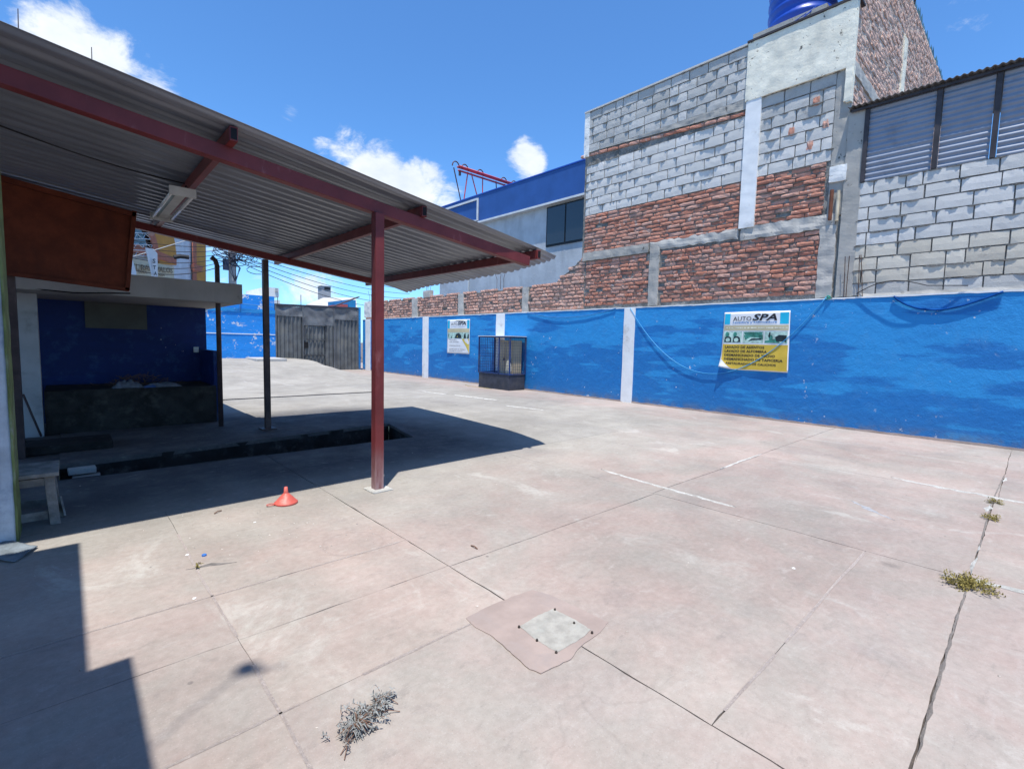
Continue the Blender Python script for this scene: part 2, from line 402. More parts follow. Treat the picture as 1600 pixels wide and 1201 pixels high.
simple('shed_metal', (.24, .27, .33), .45, .15, .12, 2, dirt=(.19, .215, .265), spec=.5)
simple('shed_roof', (.12, .115, .115), .7, .2, .3, 5)
simple('purlin_dark', (.055, .05, .055), .6, .2)
simple('lid_concrete', (.335, .322, .29), .9, 0, .15, 20, .5, dirt=(.34, .34, .31), dscale=12)
simple('patch_concrete', (.315, .252, .225), .85, 0, .12, 5, .4, dirt=(.30, .25, .23), dscale=4)
simple('oxide_paint_mark', (.30, .305, .32), .85, 0, .2, 25)
simple('tree_green', (.05, .08, .03), .9, 0, .4, 9)
def m_glass():
    g = G('dark_glass'); g.color((.02, .022, .026)); g.rough(.04); g.b.inputs['Specular IOR Level'].default_value = .9; MAT['dark_glass'] = g.m
m_glass()

# ------------------------------------------------------------------ mesh kit
class MB:
    def __init__(s): s.v = []; s.f = []
    def quad(s, a, b, c, d):
        i = len(s.v); s.v += [tuple(a), tuple(b), tuple(c), tuple(d)]; s.f.append((i, i+1, i+2, i+3)); return s
    def poly(s, pts):
        i = len(s.v); s.v += [tuple(p) for p in pts]; s.f.append(tuple(range(i, i+len(pts)))); return s
    def box(s, x0, x1, y0, y1, z0, z1):
        i = len(s.v)
        s.v += [(x0, y0, z0), (x1, y0, z0), (x1, y1, z0), (x0, y1, z0), (x0, y0, z1), (x1, y0, z1), (x1, y1, z1), (x0, y1, z1)]
        s.f += [(i, i+3, i+2, i+1), (i+4, i+5, i+6, i+7), (i, i+1, i+5, i+4), (i+1, i+2, i+6, i+5), (i+2, i+3, i+7, i+6), (i+3, i, i+4, i+7)]
        return s
    def bar(s, a, b, w, h, up=(0, 0, 1)):
        a, b = Vector(a), Vector(b); d = (b-a).normalized(); u = Vector(up)
        x = d.cross(u)
        if x.length < 1e-5: x = d.cross(Vector((1, 0, 0)))
        x.normalize(); u = x.cross(d).normalized()
        i = len(s.v)
        for p in (a, b):
            for (sx, sz) in ((-1, -1), (1, -1), (1, 1), (-1, 1)):
                s.v.append(tuple(p + x*(sx*w/2) + u*(sz*h/2)))
        s.f += [(i, i+1, i+2, i+3), (i+7, i+6, i+5, i+4)]
        for k in range(4):
            k2 = (k+1) % 4; s.f.append((i+k, i+4+k, i+4+k2, i+k2))
        return s
    def tube(s, pts, r, n=6, cap=True):
        pts = [Vector(p) for p in pts]; rings = []
        for k, p in enumerate(pts):
            d = (pts[min(k+1, len(pts)-1)] - pts[max(k-1, 0)]).normalized()
            a = d.cross(Vector((0, 0, 1)))
            if a.length < .05: a = d.cross(Vector((1, 0, 0)))
            a.normalize(); b = d.cross(a)
            rr = r[k] if isinstance(r, (list, tuple)) else r
            i = len(s.v); rings.append(i)
            for q in range(n):
                t = 2*math.pi*q/n; s.v.append(tuple(p + a*(rr*math.cos(t)) + b*(rr*math.sin(t))))
        for A, B in zip(rings, rings[1:]):
            for q in range(n): s.f.append((A+q, A+(q+1) % n, B+(q+1) % n, B+q))
        if cap:
            s.f.append(tuple(rings[0]+q for q in reversed(range(n)))); s.f.append(tuple(rings[-1]+q for q in range(n)))
        return s
    def lathe(s, c, prof, n=24):
        c = Vector(c); rings = []
        for (r, z) in prof:
            i = len(s.v); rings.append(i)
            for q in range(n):
                t = 2*math.pi*q/n; s.v.append((c.x + r*math.cos(t), c.y + r*math.sin(t), c.z + z))
        for A, B in zip(rings, rings[1:]):
            for q in range(n): s.f.append((A+q, A+(q+1) % n, B+(q+1) % n, B+q))
        return s
    def grid(s, fn, nu, nv):
        i = len(s.v)
        for a in range(nu+1):
            for b in range(nv+1): s.v.append(tuple(fn(a/nu, b/nv)))
        for a in range(nu):
            for b in range(nv):
                k = i + a*(nv+1) + b; s.f.append((k, k+nv+1, k+nv+2, k+1))
        return s
    def slab(s, outline, z0, z1):
        n = len(outline); i = len(s.v)
        s.v += [(p[0], p[1], z1) for p in outline] + [(p[0], p[1], z0) for p in outline]
        s.f.append(tuple(range(i, i+n)))
        for k in range(n): k2 = (k+1) % n; s.f.append((i+k, i+n+k, i+n+k2, i+k2))
        return s
    def mesh(s, name, origin=(0, 0, 0)):
        me = bpy.data.meshes.new(name); ox, oy, oz = origin
        me.from_pydata([(a-ox, b-oy, c-oz) for a, b, c in s.v], [], s.f); me.update(); return me
    def build(s, name, mat, parent=None, smooth=False, bevel=0, origin=None, solid=0):
        po = parent_loc(parent)
        o3 = Vector(origin) if origin is not None else po
        o = bpy.data.objects.new(name, s.mesh(name, o3))
        o.data.materials.append(MAT[mat] if isinstance(mat, str) else mat)
        COL.objects.link(o); o.parent = parent; o.location = o3 - po
        if smooth:
            for p in o.data.polygons: p.use_smooth = True
        if solid:
            m = o.modifiers.new('solid', 'SOLIDIFY'); m.thickness = solid; m.offset = 0
        if bevel:
            m = o.modifiers.new('bevel', 'BEVEL'); m.width = bevel; m.segments = 2; m.limit_method = 'ANGLE'
        return o
def parent_loc(p):
    t = Vector((0, 0, 0))
    while p: t = t + p.location; p = p.parent
    return t
def tag(o, label=None, cat=None, group=None, kind=None):
    if label: o['label'] = label
    if cat: o['category'] = cat
    if group: o['group'] = group
    if kind: o['kind'] = kind
    return o
def thing(name, label, cat, loc, group=None):
    o = bpy.data.objects.new(name, None); COL.objects.link(o); o.location = loc; o.empty_display_size = .1
    return tag(o, label, cat, group)
def copy_obj(src, name, parent=None):
    c = src.copy(); c.name = name; COL.objects.link(c); c.parent = parent; return c
def nz(x, y=0., z=0.): return mnoise.noise(Vector((x, y, z)))
def box(name, mat, parent, *a, bevel=0): return MB().box(*a).build(name, mat, parent, bevel=bevel)
def textmesh(txt, w, h, bold=False, shear=0.):
    """flat lettering as (verts, faces) in its own plane, scaled to w x h, origin bottom left"""
    cu = bpy.data.curves.new('t', 'FONT'); cu.body = txt; cu.size = 1; cu.resolution_u = 2; cu.shear = shear
    if bold: cu.offset = .03
    o = bpy.data.objects.new('t', cu); COL.objects.link(o)
    dg = bpy.context.evaluated_depsgraph_get(); me = bpy.data.meshes.new_from_object(o.evaluated_get(dg))
    v = np.array([p.co[:2] for p in me.vertices]); fs = [tuple(p.vertices) for p in me.polygons]
    bpy.data.objects.remove(o); bpy.data.curves.remove(cu); bpy.data.meshes.remove(me)
    lo, hi = v.min(0), v.max(0)
    v = (v-lo)/(hi-lo)*np.array([w, h])
    return v, fs

# ================================================================== GROUND
def rect(m, x0, x1, y0, y1, z): m.quad((x0, y0, z), (x1, y0, z), (x1, y1, z), (x0, y1, z))
PIT = [(-.09, 5.78), (3.45, 5.72), (3.70, 6.84), (-.09, 6.42)]
gm = MB()
BASEZ = -.011
rect(gm, -150, 150, -150, 5.65, BASEZ); rect(gm, -150, 150, 7.0, 250, BASEZ); rect(gm, -150, -.25, 5.65, 7.0, BASEZ); rect(gm, 3.8, 150, 5.65, 7.0, BASEZ)
ground = gm.build('ground', 'joint_dirt'); tag(ground, 'worn pink and grey concrete yard floor', kind='structure')

def WAN(p): return Vector((.008*nz(p.x*1.1, p.y*1.1, 3)+.0045*nz(p.x*5, p.y*5, 8)+.002*nz(p.x*17, p.y*17), .008*nz(p.x*1.1, p.y*1.1, 13)+.0045*nz(p.x*5, p.y*5, 18)+.002*nz(p.x*17, p.y*17, 9)))
def edge_pts(a, b, gap, seed, step=.06, amp=.0022):
    """points from a towards b (b excluded), pulled inwards by gap, chipped"""
    a, b = Vector(a), Vector(b); n = max(2, int((b-a).length/step)); d = (b-a).normalized(); inn = Vector((-d.y, d.x))
    out = []
    for k in range(n):
        p = a.lerp(b, k/n)
        w = gap*(.55+.75*nz(p.x*1.3+seed, p.y*1.3)) + amp*(nz(p.x*3.1+seed, p.y*3.1) + .7*nz(p.x*14, p.y*14+seed))
        p = p + WAN(p)
        if nz(p.x*5+9*seed, p.y*5) > .42: w += .003
        e = inn*max(.0005, w)
        m = min(k, n-k)*step
        if k == 0: out.append(p + inn*gap*.4 + d*gap*.4)
        else: out.append(p + e)
    return out
def slab_piece(corners, gaps, zt=0., seed=0):
    pts = []
    n = len(corners)
    for k in range(n): pts += edge_pts(corners[k], corners[(k+1) % n], gaps[k], seed+k*3.7)
    m = MB(); c = Vector((sum(p[0] for p in corners)/n, sum(p[1] for p in corners)/n, 0))
    m.slab(pts, -.034, zt)
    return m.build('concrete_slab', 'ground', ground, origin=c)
D, Pn, T = .0055, .0015, .0022        # dark open joint, pale filled joint, barely visible joint
def R4(x0, x1, y0, y1, g, zt=0.):
    """g: gaps south, east, north, west"""
    return slab_piece([(x0, y0), (x1, y0), (x1, y1), (x0, y1)], g, zt, x0*1.7+y0*2.3)
# forecourt west of the long joint at x = 1.6
R4(-3, .5, -3, .17, (T, Pn, T, T)); R4(.5, 1.6, -3, .17, (T, D, T, Pn))
R4(-3, .5, .17, 1.69, (T, Pn, Pn, T)); R4(.5, 1.6, .17, 1.69, (T, D, Pn, Pn))
R4(-3, .5, 1.69, 2.24, (Pn, Pn, T, T)); R4(.5, 1.6, 1.69, 2.24, (Pn, D, T, Pn))
R4(-3, .5, 2.24, 2.72, (T, Pn, Pn, T)); R4(.5, 1.6, 2.24, 2.72, (T, D, Pn, Pn))
R4(-3, .5, 2.72, 4.3, (Pn, Pn, T, T)); R4(.5, 1.6, 2.72, 4.3, (Pn, D, T, Pn))
R4(-3, 1.6, 4.3, 5.78, (T, D, T, T))
# middle strip
R4(1.6, 3.83, -3, .17, (T, D, D, D)); R4(1.6, 3.83, .17, .67, (D, D, Pn, D)); R4(1.6, 3.83, .67, 2.23, (Pn, D, D, D))
R4(1.6, 3.83, 2.23, 4.3, (D, Pn, T, D)); slab_piece([(1.6, 4.3), (3.83, 4.3), (3.83, 5.72), (3.45, 5.72), (1.6, 5.75)], (T, T, T, T, D), 0, 3)
# east strips
R4(3.83, 6.26, -3, .17, (T, Pn, D, D)); R4(3.83, 6.26, .17, 2.25, (D, Pn, D, D)); R4(3.83, 6.26, 2.25, 4.3, (D, T, T, Pn)); R4(3.83, 6.26, 4.3, 7.0, (T, T, T, T))
R4(6.26, 9.72, -3, .15, (T, T, D, Pn)); R4(6.26, 9.72, .15, 2.27, (D, T, D, Pn)); R4(6.26, 9.72, 2.27, 4.6, (D, T, T, T)); R4(6.26, 9.72, 4.6, 7.0, (T, T, Pn, T))
slab_piece([(3.45, 5.72), (3.83, 5.72), (3.83, 7.0), (3.72, 7.0), (3.70, 6.84)], (T, T, T, T, T), 0, 5)
# beyond the pit
slab_piece([(-.09, 6.42), (3.70, 6.84), (3.72, 7.0), (2.3, 7.02), (2.3, 9.1), (-.09, 9.1)], (T, T, T, T, T, T), .012, 1)
R4(-3, -.09, 5.78, 9.1, (T, T, T, T))
R4(2.3, 5.8, 7.0, 11.30, (T, T, D, T)); R4(5.8, 9.72, 7.0, 11.3, (Pn, T, T, T)); R4(-3, 2.3, 9.1, 11.30, (T, T, D, T))
R4(-3, 2.3, 11.46, 14.5, (D, T, T, T)); R4(2.3, 5.8, 11.46, 14.5, (D, T, T, T)); R4(5.8, 9.72, 11.30, 14.5, (T, T, T, T))
R4(-3, 5.8, 14.5, 20.55, (T, T, T, T)); R4(5.8, 9.72, 14.5, 20.55, (T, T, T, T)); R4(-40, 40, 20.75, 27, (T, T, T, T)); R4(-8, -3, -3, 20.55, (T, T, T, T))
# pale filler left in the shallow joints
fm = MB()
for (x0, x1, y0, y1) in ((.496, .504, .3, 3.75), (-.3, 1.55, 1.686, 1.694), (-.3, 1.55, 2.716, 2.724), (1.7, 3.8, .666, .674), (6.256, 6.264, -1, 2.2)):
    L_ = max(x1-x0, y1-y0); nn_ = int(L_/.12); ax = x1-x0 > y1-y0
    for q in range(nn_):
        a_, b_ = q/nn_, (q+1)/nn_
        if nz(q*.37, x0+y0*3) < -.42: continue
        pa = Vector(((x0+(x1-x0)*a_) if ax else (x0+x1)/2, (y0+y1)/2 if ax else (y0+(y1-y0)*a_))); pb_ = Vector(((x0+(x1-x0)*b_) if ax else (x0+x1)/2, (y0+y1)/2 if ax else (y0+(y1-y0)*b_)))
        pa = pa+WAN(pa); pb_ = pb_+WAN(pb_); h_ = .0062*(1+.5*nz(q*.9, y0)); wx, wy = (0, h_) if ax else (h_, 0)
        fm.quad((pa.x-wx, pa.y-wy, .0012), (pb_.x-wx*(1 if ax else 1), pb_.y-wy, .0012), (pb_.x+wx, pb_.y+wy, .0012), (pa.x+wx, pa.y+wy, .0012))
fm.build('joint_filler', 'joint_filler', ground)['kind'] = 'stuff'
# smeared mortar along some joints
def streak(pts, w, seed, mat='pale_mortar', z=.005, zvar=.004):
    m = MB(); L = []; acc = []
    for a, b in zip(pts, pts[1:]):
        a, b = Vector(a), Vector(b); n = max(2, int((b-a).length/.035))
        for k in range(n): acc.append(a.lerp(b, k/n))
    acc.append(Vector(pts[-1])); N = len(acc)
    for k, p in enumerate(acc):
        d = (acc[min(k+1, N-1)]-acc[max(k-1, 0)]).normalized(); q = Vector((-d.y, d.x)); t = min(1, min(k, N-1-k)/4)
        wl = w*t*max(.08, .5+.9*nz(p.x*13+seed, p.y*13)); wr = w*t*max(.08, .5+.9*nz(p.x*13, p.y*13+seed+5))
        zz = z + zvar*nz(p.x*20, p.y*20, seed)
        L.append((p+q*wl, p, p-q*wr, zz))
    for k, (a, b, c, zz) in enumerate(L): m.v += [(a.x, a.y, .0005), (b.x, b.y, zz+.002), (c.x, c.y, .0005)]
    for k in range(N-1):
        i = 3*k; m.f += [(i, i+1, i+4, i+3), (i+1, i+2, i+5, i+4)]
    o = m.build('mortar_streak', mat, ground, smooth=False); return o
streak([(4.13, 3.05), (4.07, 2.4), (4.05, 1.95), (4.03, 1.6)], .035, 1)
streak([(6.35, .95), (6.28, .6), (6.27, .3), (6.24, -.1)], .055, 2)
streak([(3.76, .30), (3.82, .16), (3.88, -.08), (3.98, -.3)], .05, 3)
streak([(3.90, .17), (4.1, .175), (4.3, .165)], .022, 4, zvar=.012); streak([(4.38, .175), (4.6, .17)], .012, 24, zvar=.01)
streak([(5.6, .2), (5.95, .18)], .03, 5, zvar=.01)
streak([(7.1, .15), (7.4, .13)], .03, 6)
streak([(5.2, 2.25), (5.8, 2.27), (6.4, 2.26)], .02, 8)
streak([(7.0, 6.6), (6.8, 7.6)], .05, 9); streak([(7.3, 8.4), (7.1, 9.8)], .07, 10); streak([(7.0, 10.0), (6.9, 11)], .05, 11)
streak([(9.0, 10.6), (8.95, 11.6), (9.1, 12.0)], .035, 13, 'weed_leaf', .008)
simple('oil_stain', (.17, .155, .145), .8, 0, .3, 20)
sa = [at_g(u, v) for u, v in [(290, 890), (312, 886), (345, 881), (370, 878)]]
o = streak([(p.x, p.y) for p in sa], .05, 31, 'oil_stain', .0004, 0); o.name = 'oil_stain'
b_ = streak([(5.05, 1.02), (4.85, .82), (4.72, .66)], .045, 12, 'oxide_paint_mark', .001, 0); b_.name = 'paint_mark'
# old ring scuffed into the concrete, and the repair patch with its lid
ringc = at_g(552, 848)
pm = MB(); N = 64
outl = [at_g(u, v) for u, v in [(728, 966), (760, 948), (800, 932), (832, 921), (862, 930), (905, 950), (950, 972), (938, 988), (905, 1012), (893, 1030), (868, 1042), (845, 1052), (828, 1046), (800, 1022), (785, 1008), (766, 992), (742, 980)]]
op = []
for k in range(len(outl)):
    a, b = outl[k], outl[(k+1) % len(outl)]
    for t in (0, .25, .5, .75):
        p = a.lerp(b, t); j = .005*nz(p.x*26, p.y*26)+.004*nz(p.x*70, p.y*70); op.append((p.x+j, p.y+.005*nz(p.x*26, p.y*26, 7)+.004*nz(p.x*70, p.y*70, 3)))
op = op[::-1]
area = sum(op[i][0]*op[(i+1) % len(op)][1]-op[(i+1) % len(op)][0]*op[i][1] for i in range(len(op)))
if area < 0: op = op[::-1]
patch = thing('inspection_cover', 'square concrete inspection cover with pink surround and small dark bolts in the pale yard floor', 'inspection cover', (1.6, 1.45, 0))
pm.slab(op, -.01, .0035); nq = len(op); pm.v[:nq] = [(x_, y_, .0008+.0042*min(1, max(0, (3.25-(x_+y_))/.45))) for x_, y_, _z in pm.v[:nq]]; pm.build('surround', 'patch_concrete', patch)
lid = [(1.485, 1.285), (1.60, 1.278), (1.725, 1.29), (1.732, 1.41), (1.722, 1.525), (1.61, 1.532), (1.49, 1.522), (1.478, 1.40)]
lid2 = []
for k in range(len(lid)):
    a, b = Vector(lid[k]), Vector(lid[(k+1) % len(lid)])
    for t in range(6): p = a.lerp(b, t/6); lid2.append((p.x+.006*nz(p.x*40, p.y*40, 1), p.y+.006*nz(p.x*40, p.y*40, 5)))
MB().slab(lid2, 0, .0052).build('lid', 'lid_concrete', patch)
b0 = None
for (u, v) in [(897, 975), (867, 954), (811, 981), (839, 1002), (869, 1021), (925, 990)]:
    p = at_g(u, v)
    if b0 is None:
        b0 = MB().lathe((p.x, p.y, .003), [(.0001, .011), (.004, .010), (.0058, .005), (.0065, 0)], 8).build('bolt', 'bolt', patch, True, origin=(p.x, p.y, .003))
    else:
        c = copy_obj(b0, 'bolt', patch); c.location = Vector((p.x, p.y, .003)) - patch.location
# mound that carries the drive up to the street gate
def sst(a, b, x): t = min(1, max(0, (x-a)/(b-a))); return t*t*(3-2*t)
def ramp_h(x, y): return (.52*sst(13.0, 20.4, y)*(1-sst(6.9, 8.15, x+.25*nz(y*.8)))+.012*nz(x*2, y*2)*sst(13.5, 16, y)) - .012
MB().grid(lambda a, b: (lambda x, y: (x, y, ramp_h(x, y)))(-3+11.6*a, 12.6+8.1*b), 60, 40).build('concrete_ramp', 'ground', smooth=True)
tag(bpy.data.objects['concrete_ramp'], 'pale concrete ramp rising to the grey street gate', kind='structure')
wd = MB(); wd.box(5.0, 6.05, 18.9, 20.3, .30, .56); o = wd.build('concrete_block_step', 'slab_concrete', bevel=.02); tag(o, 'low pale concrete step on the ramp against the far blue wall', 'step')

# inspection pit
pit = thing('inspection_pit', 'long dark grease pit sunk in the floor under the canopy', 'pit', (1.8, 6.2, 0))
pw = MB(); top, bot = 0.0, -1.1
names = ['near_wall', 'end_wall', 'far_wall', 'left_wall']
for k in range(4):
    a, b = Vector((*PIT[k], 0)), Vector((*PIT[(k+1) % 4], 0))
    L = (b-a).length; d = (b-a).normalized(); nin = Vector((-d.y, d.x, 0))
    def fn(s, t, a=a, b=b, L=L, nin=nin, k=k):
        p = a.lerp(b, s); z = bot + (top-bot+.004)*t
        return p + nin*(-.006+.02*nz(s*L*4, z*4, k)) + Vector((0, 0, z + (.012*s*0 if k != 2 else .0)))
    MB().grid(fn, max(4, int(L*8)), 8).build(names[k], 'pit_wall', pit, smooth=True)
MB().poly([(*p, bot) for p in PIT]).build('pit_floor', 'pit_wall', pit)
for k, (x, y, z, r) in enumerate([(-.0, 6.33, -.075, .05), (.03, 6.31, -.15, -.03)]):
    m = MB().box(-.09, .12, -.05, .05, 0, .06); o = m.build('pale_brick', 'weathered_block', None, bevel=.008, origin=(0, 0, 0)); o.location = (x+.06, y-.02, z); o.rotation_euler.z = r
    tag(o, ['pale brick lodged in the left end of the pit, uppermost of two', 'pale brick lodged in the left end of the pit, lower of two'][k], 'brick', 'pale bricks in the pit')

# drain grate across the yard
dg = thing('drain_grate', 'narrow iron drain grate crossing the concrete behind the canopy', 'drain', (4, 11.38, 0))
box('drain_channel', 'dark_hole', dg, 2.2, 5.85, 11.31, 11.45, -.0105, -.0095)
for y in (11.31, 11.45): box('rail', 'iron_grate', dg, 2.2, 5.85, y-.012, y+.012, -.03, .002)
barm = None
x = 2.24
while x < 5.82:
    if barm is None: barm = MB().box(-.012, .012, -.06, .06, -.02, .001).mesh('grate_bar'); barm.materials.append(MAT['iron_grate'])
    o = bpy.data.objects.new('grate_bar', barm); COL.objects.link(o); o.parent = dg; o.location = Vector((x, 11.38, 0)) - dg.location
    x += .055

# ================================================================== MASONRY KIT
def piece_mesh(L, H, Dp, seed, jit=.006, chip=.008, name='piece'):
    r = random.Random(seed); NY, NZ = 5, 3; m = MB(); idx = {}
    for a in range(NY):
        for b in range(NZ):
            y = -L/2 + L*a/(NY-1); z = -H/2 + H*b/(NZ-1); x = r.uniform(-jit, jit)
            ea, eb = a in (0, NY-1), b in (0, NZ-1)
            if ea: y += r.uniform(-jit, jit)*.8 - math.copysign(chip*.3, y)
            if eb: z += r.uniform(-jit, jit)*.8 - math.copysign(chip*.2, z)
            if ea or eb: x += chip*r.uniform(.35, 1.0)
            if ea and eb: x += chip*r.uniform(.2, 1.2)
            idx[a, b] = len(m.v); m.v.append((x, y, z))
    for a in range(NY-1):
        for b in range(NZ-1): m.f.append((idx[a, b], idx[a, b+1], idx[a+1, b+1], idx[a+1, b]))
    ring = [(a, 0) for a in range(NY)] + [(NY-1, b) for b in range(1, NZ)] + [(a, NZ-1) for a in range(NY-2, -1, -1)] + [(0, b) for b in range(NZ-2, 0, -1)]
    bk = []
    for k in ring: v = m.v[idx[k]]; bk.append(len(m.v)); m.v.append((Dp, v[1], v[2]))
    for k in range(len(ring)):
        k2 = (k+1) % len(ring); m.f.append((idx[ring[k]], idx[ring[k2]], bk[k2], bk[k]))
    me = m.mesh(name); me.shade_smooth() if hasattr(me, 'shade_smooth') else None
    for p in me.polygons: p.use_smooth = False
    return me
BR_L, BR_H = .27, .076
BRICKS = [piece_mesh(BR_L, BR_H, .08, 100+i, .006, .010, 'brick') for i in range(14)]
BL_L, BL_H = .40, .188
BLOCKS = [piece_mesh(BL_L, BL_H, .08, 200+i, .0012, .0055, 'concrete_block') for i in range(12)]
_matmesh = {}
def mm(me, mat):
    k = (me.name, mat)
    if k not in _matmesh:
        c = me.copy(); c.materials.clear(); c.materials.append(MAT[mat]); _matmesh[k] = c
    return _matmesh[k]
class Masonry:
    """collects placed pieces; axis 'X' faces -X (length along Y), axis 'Y' faces -Y (length along X)"""
    def __init__(s): s.items = []
    def add(s, kind, P, L, H, mat, rot=0., tilt=0.): s.items.append((kind, Vector(P), L, H, mat, rot, tilt))
    def emit(s, parent, limit=300):
        def size(it): return it[2]*it[3]/max(1., (it[1]-Vector((0, 0, CH))).length_squared)
        for kind, lib, bl, bh, nm in (('brick', BRICKS, BR_L, BR_H, 'brick'), ('block', BLOCKS, BL_L, BL_H, 'concrete_block')):
            its = sorted([i for i in s.items if i[0] == kind], key=size, reverse=True)
            po = parent_loc(parent)
            rest = {}
            for k, (kd, P, L, H, mat, rot, tilt) in enumerate(its):
                me = lib[rng.randrange(len(lib))]
                if k < limit:
                    o = bpy.data.objects.new(nm, mm(me, mat)); COL.objects.link(o); o.parent = parent
                    o.location = P-po; o.scale = (1, L/bl, H/bh); o.rotation_euler = (tilt, 0, rot)
                else:
                    T_ = Matrix.Translation(P-po) @ Matrix.Rotation(rot, 4, 'Z') @ Matrix.Rotation(tilt, 4, 'X') @ Matrix.Diagonal((1, L/bl, H/bh, 1))
                    V = [tuple(T_ @ v.co) for v in me.vertices]; mb = rest.setdefault(mat, MB()); i0 = len(mb.v)
                    mb.v += V; mb.f += [tuple(i0+q for q in p.vertices) for p in me.polygons]
            if rest:
                big = MB(); mats = list(rest); mi = []
                for j, mat in enumerate(mats):
                    i0 = len(big.v); big.v += rest[mat].v; big.f += [tuple(i0+q for q in f) for f in rest[mat].f]; mi += [j]*len(rest[mat].f)
                me = big.mesh(nm + 's'); [me.materials.append(MAT[q]) for q in mats]; me.polygons.foreach_set('material_index', mi)
                o = bpy.data.objects.new('remaining_' + nm + 's', me); COL.objects.link(o); o.parent = parent; o['kind'] = 'stuff'
def courses(ms, axis, a0, a1, z0, z1, face, kind, course, Lr, mat, inside=None, jz=.004, jx=.008, miss=.0, half=.1, skew=0., tilt=.0, dirn=1):
    """fills a0..a1 along the wall and z0..z1 with pieces"""
    n = max(1, round((z1-z0)/course)); ch = (z1-z0)/n; j = .016 if kind == 'brick' else .017
    beds = []
    for r in range(n):
        z = z0 + (r+.5)*ch; a = a0 + (0 if r % 2 == 0 else -Lr[1]*.5) + rng.uniform(-.03, .03); m_ = mat(r, n) if callable(mat) else mat
        rowz = rng.uniform(-jz, jz)*.5; beds.append(z0+(r+1)*ch)
        while a < a1:
            L = rng.uniform(*Lr)
            if rng.random() < half: L *= .5
            b0_, b1_ = max(a, a0), min(a+L, a1)
            if a1 - b1_ < .06: b1_ = a1
            c = (b0_+b1_)/2; w = b1_-b0_-j*(rng.uniform(.6, 1.3) if kind == 'block' else rng.uniform(.25, .9))
            a = a+L if b1_ < a1 else a1+1
            if w < .035: continue
            zz = z + rowz + rng.uniform(-jz, jz) + skew*(c-a0)
            if inside and not inside(c, zz): continue
            if rng.random() < miss: continue
            hh = ch - j*rng.uniform(.75, 1.25)
            f = face + rng.uniform(-jx, jx)
            if axis == 'X': ms.add(kind, (f, c, zz), w, hh, m_, 0, rng.uniform(-1, 1)*tilt)
            else: ms.add(kind, (c, f, zz), w, hh, m_, math.pi/2, rng.uniform(-1, 1)*tilt)
    return beds
def ribbon(mb, axis, a0, a1, z, face, seed, p=.014, drip=.02, inside=None):
    """squeezed-out bed mortar with a ragged lower lip"""
    n = max(3, int((a1-a0)/.028)); prev = None
    for k in range(n+1):
        a = a0+(a1-a0)*k/n
        if inside and not inside(a, z): prev = None; continue
        q = max(-.4, nz(a*7, z*7, seed) + .45*nz(a*27, z*13, seed+4))
        out = face + .010 if q < .02 else face - .001 - p*min(1, q*1.9); d = .004 + drip*max(0, q)
        pts = [(face+.02, a, z+.007), (out, a, z-.001), (out+.001, a, z-.004-d*.7), (face+.02, a, z-.008-d)]
        if axis == 'Y': pts = [(b_, a_, c_) for a_, b_, c_ in pts]
        i = len(mb.v); mb.v += pts
        if prev is not None:
            for t in range(3): mb.f.append((prev+t, prev+t+1, i+t+1, i+t) if axis == 'X' else (prev+t, i+t, i+t+1, prev+t+1))
        prev = i
def rough_panel(mb, axis, a0, a1, z0, z1, face, amp=.01, step=.05, freq=9, seed=0, back=.1):
    """a plastered or cast face with an uneven surface and ragged edge, built with thickness"""
    nu = max(2, int((a1-a0)/step)); nv = max(2, int((z1-z0)/step))
    def fn(s, t):
        a, z = a0+(a1-a0)*s, z0+(z1-z0)*t
        e = min(s*nu, (1-s)*nu, t*nv, (1-t)*nv)
        ja = amp*nz(a*freq, z*freq, seed+2)*(1 if e < .5 else 0); jzv = amp*nz(a*freq, z*freq, seed+5)*(1 if e < .5 else 0)
        f = face + amp*nz(a*freq*.7, z*freq*.7, seed) + (.3*amp if e < .5 else 0)
        return (f, a+ja, z+jzv) if axis == 'X' else (a+ja, f, z+jzv)
    i0 = len(mb.v); mb.grid(fn, nu, nv)
    W_ = nv+1
    ring = [i0+a*W_ for a in range(nu+1)] + [i0+nu*W_+b for b in range(1, nv+1)] + [i0+a*W_+nv for a in range(nu-1, -1, -1)] + [i0+b for b in range(nv-1, 0, -1)]
    bk = []
    for k in ring:
        v = mb.v[k]; bk.append(len(mb.v)); mb.v.append((v[0]+back, v[1], v[2]) if axis == 'X' else (v[0], v[1]+back, v[2]))
    for k in range(len(ring)): k2 = (k+1) % len(ring); mb.f.append((ring[k], ring[k2], bk[k2], bk[k]))

# ================================================================== BLUE BOUNDARY WALL
WX = 9.70
bw = thing('blue_boundary_wall', 'long blue painted boundary wall with white pilasters and a pale top edge', 'wall', (WX, 8, 0))
m = MB()
def wallface(s, t):
    y, z = -6+26.3*s, -.05+2.27*t
    return (WX + .006*nz(y*.9, z*.9) + .004*nz(y*4, z*4, 3), y, z)
m.grid(wallface, 260, 24)
m.box(WX+.03, WX+.16, -6, 20.3, -.05, 2.2)
m.build('wall_face', 'blue_wall_paint', bw, smooth=True)
m = MB()
def cap(s, t):
    y = -6+26.3*s; return (WX-.012+.20*t+.004*nz(y*5, t), y, 2.222 + .006*nz(y*1.7, 2) + .004*nz(y*9, t*3))
m.grid(cap, 300, 3)
m.grid(lambda s, t: (WX-.012+.004*nz((-6+26.3*s)*5, 0), -6+26.3*s, 2.197+.012*t*1 + .006*nz((-6+26.3*s)*1.7, 2)+(.012*nz((-6+26.3*s)*7, 4) if t < .5 else .012)), 300, 1)
m.build('coping', 'white_paint', bw, smooth=False)
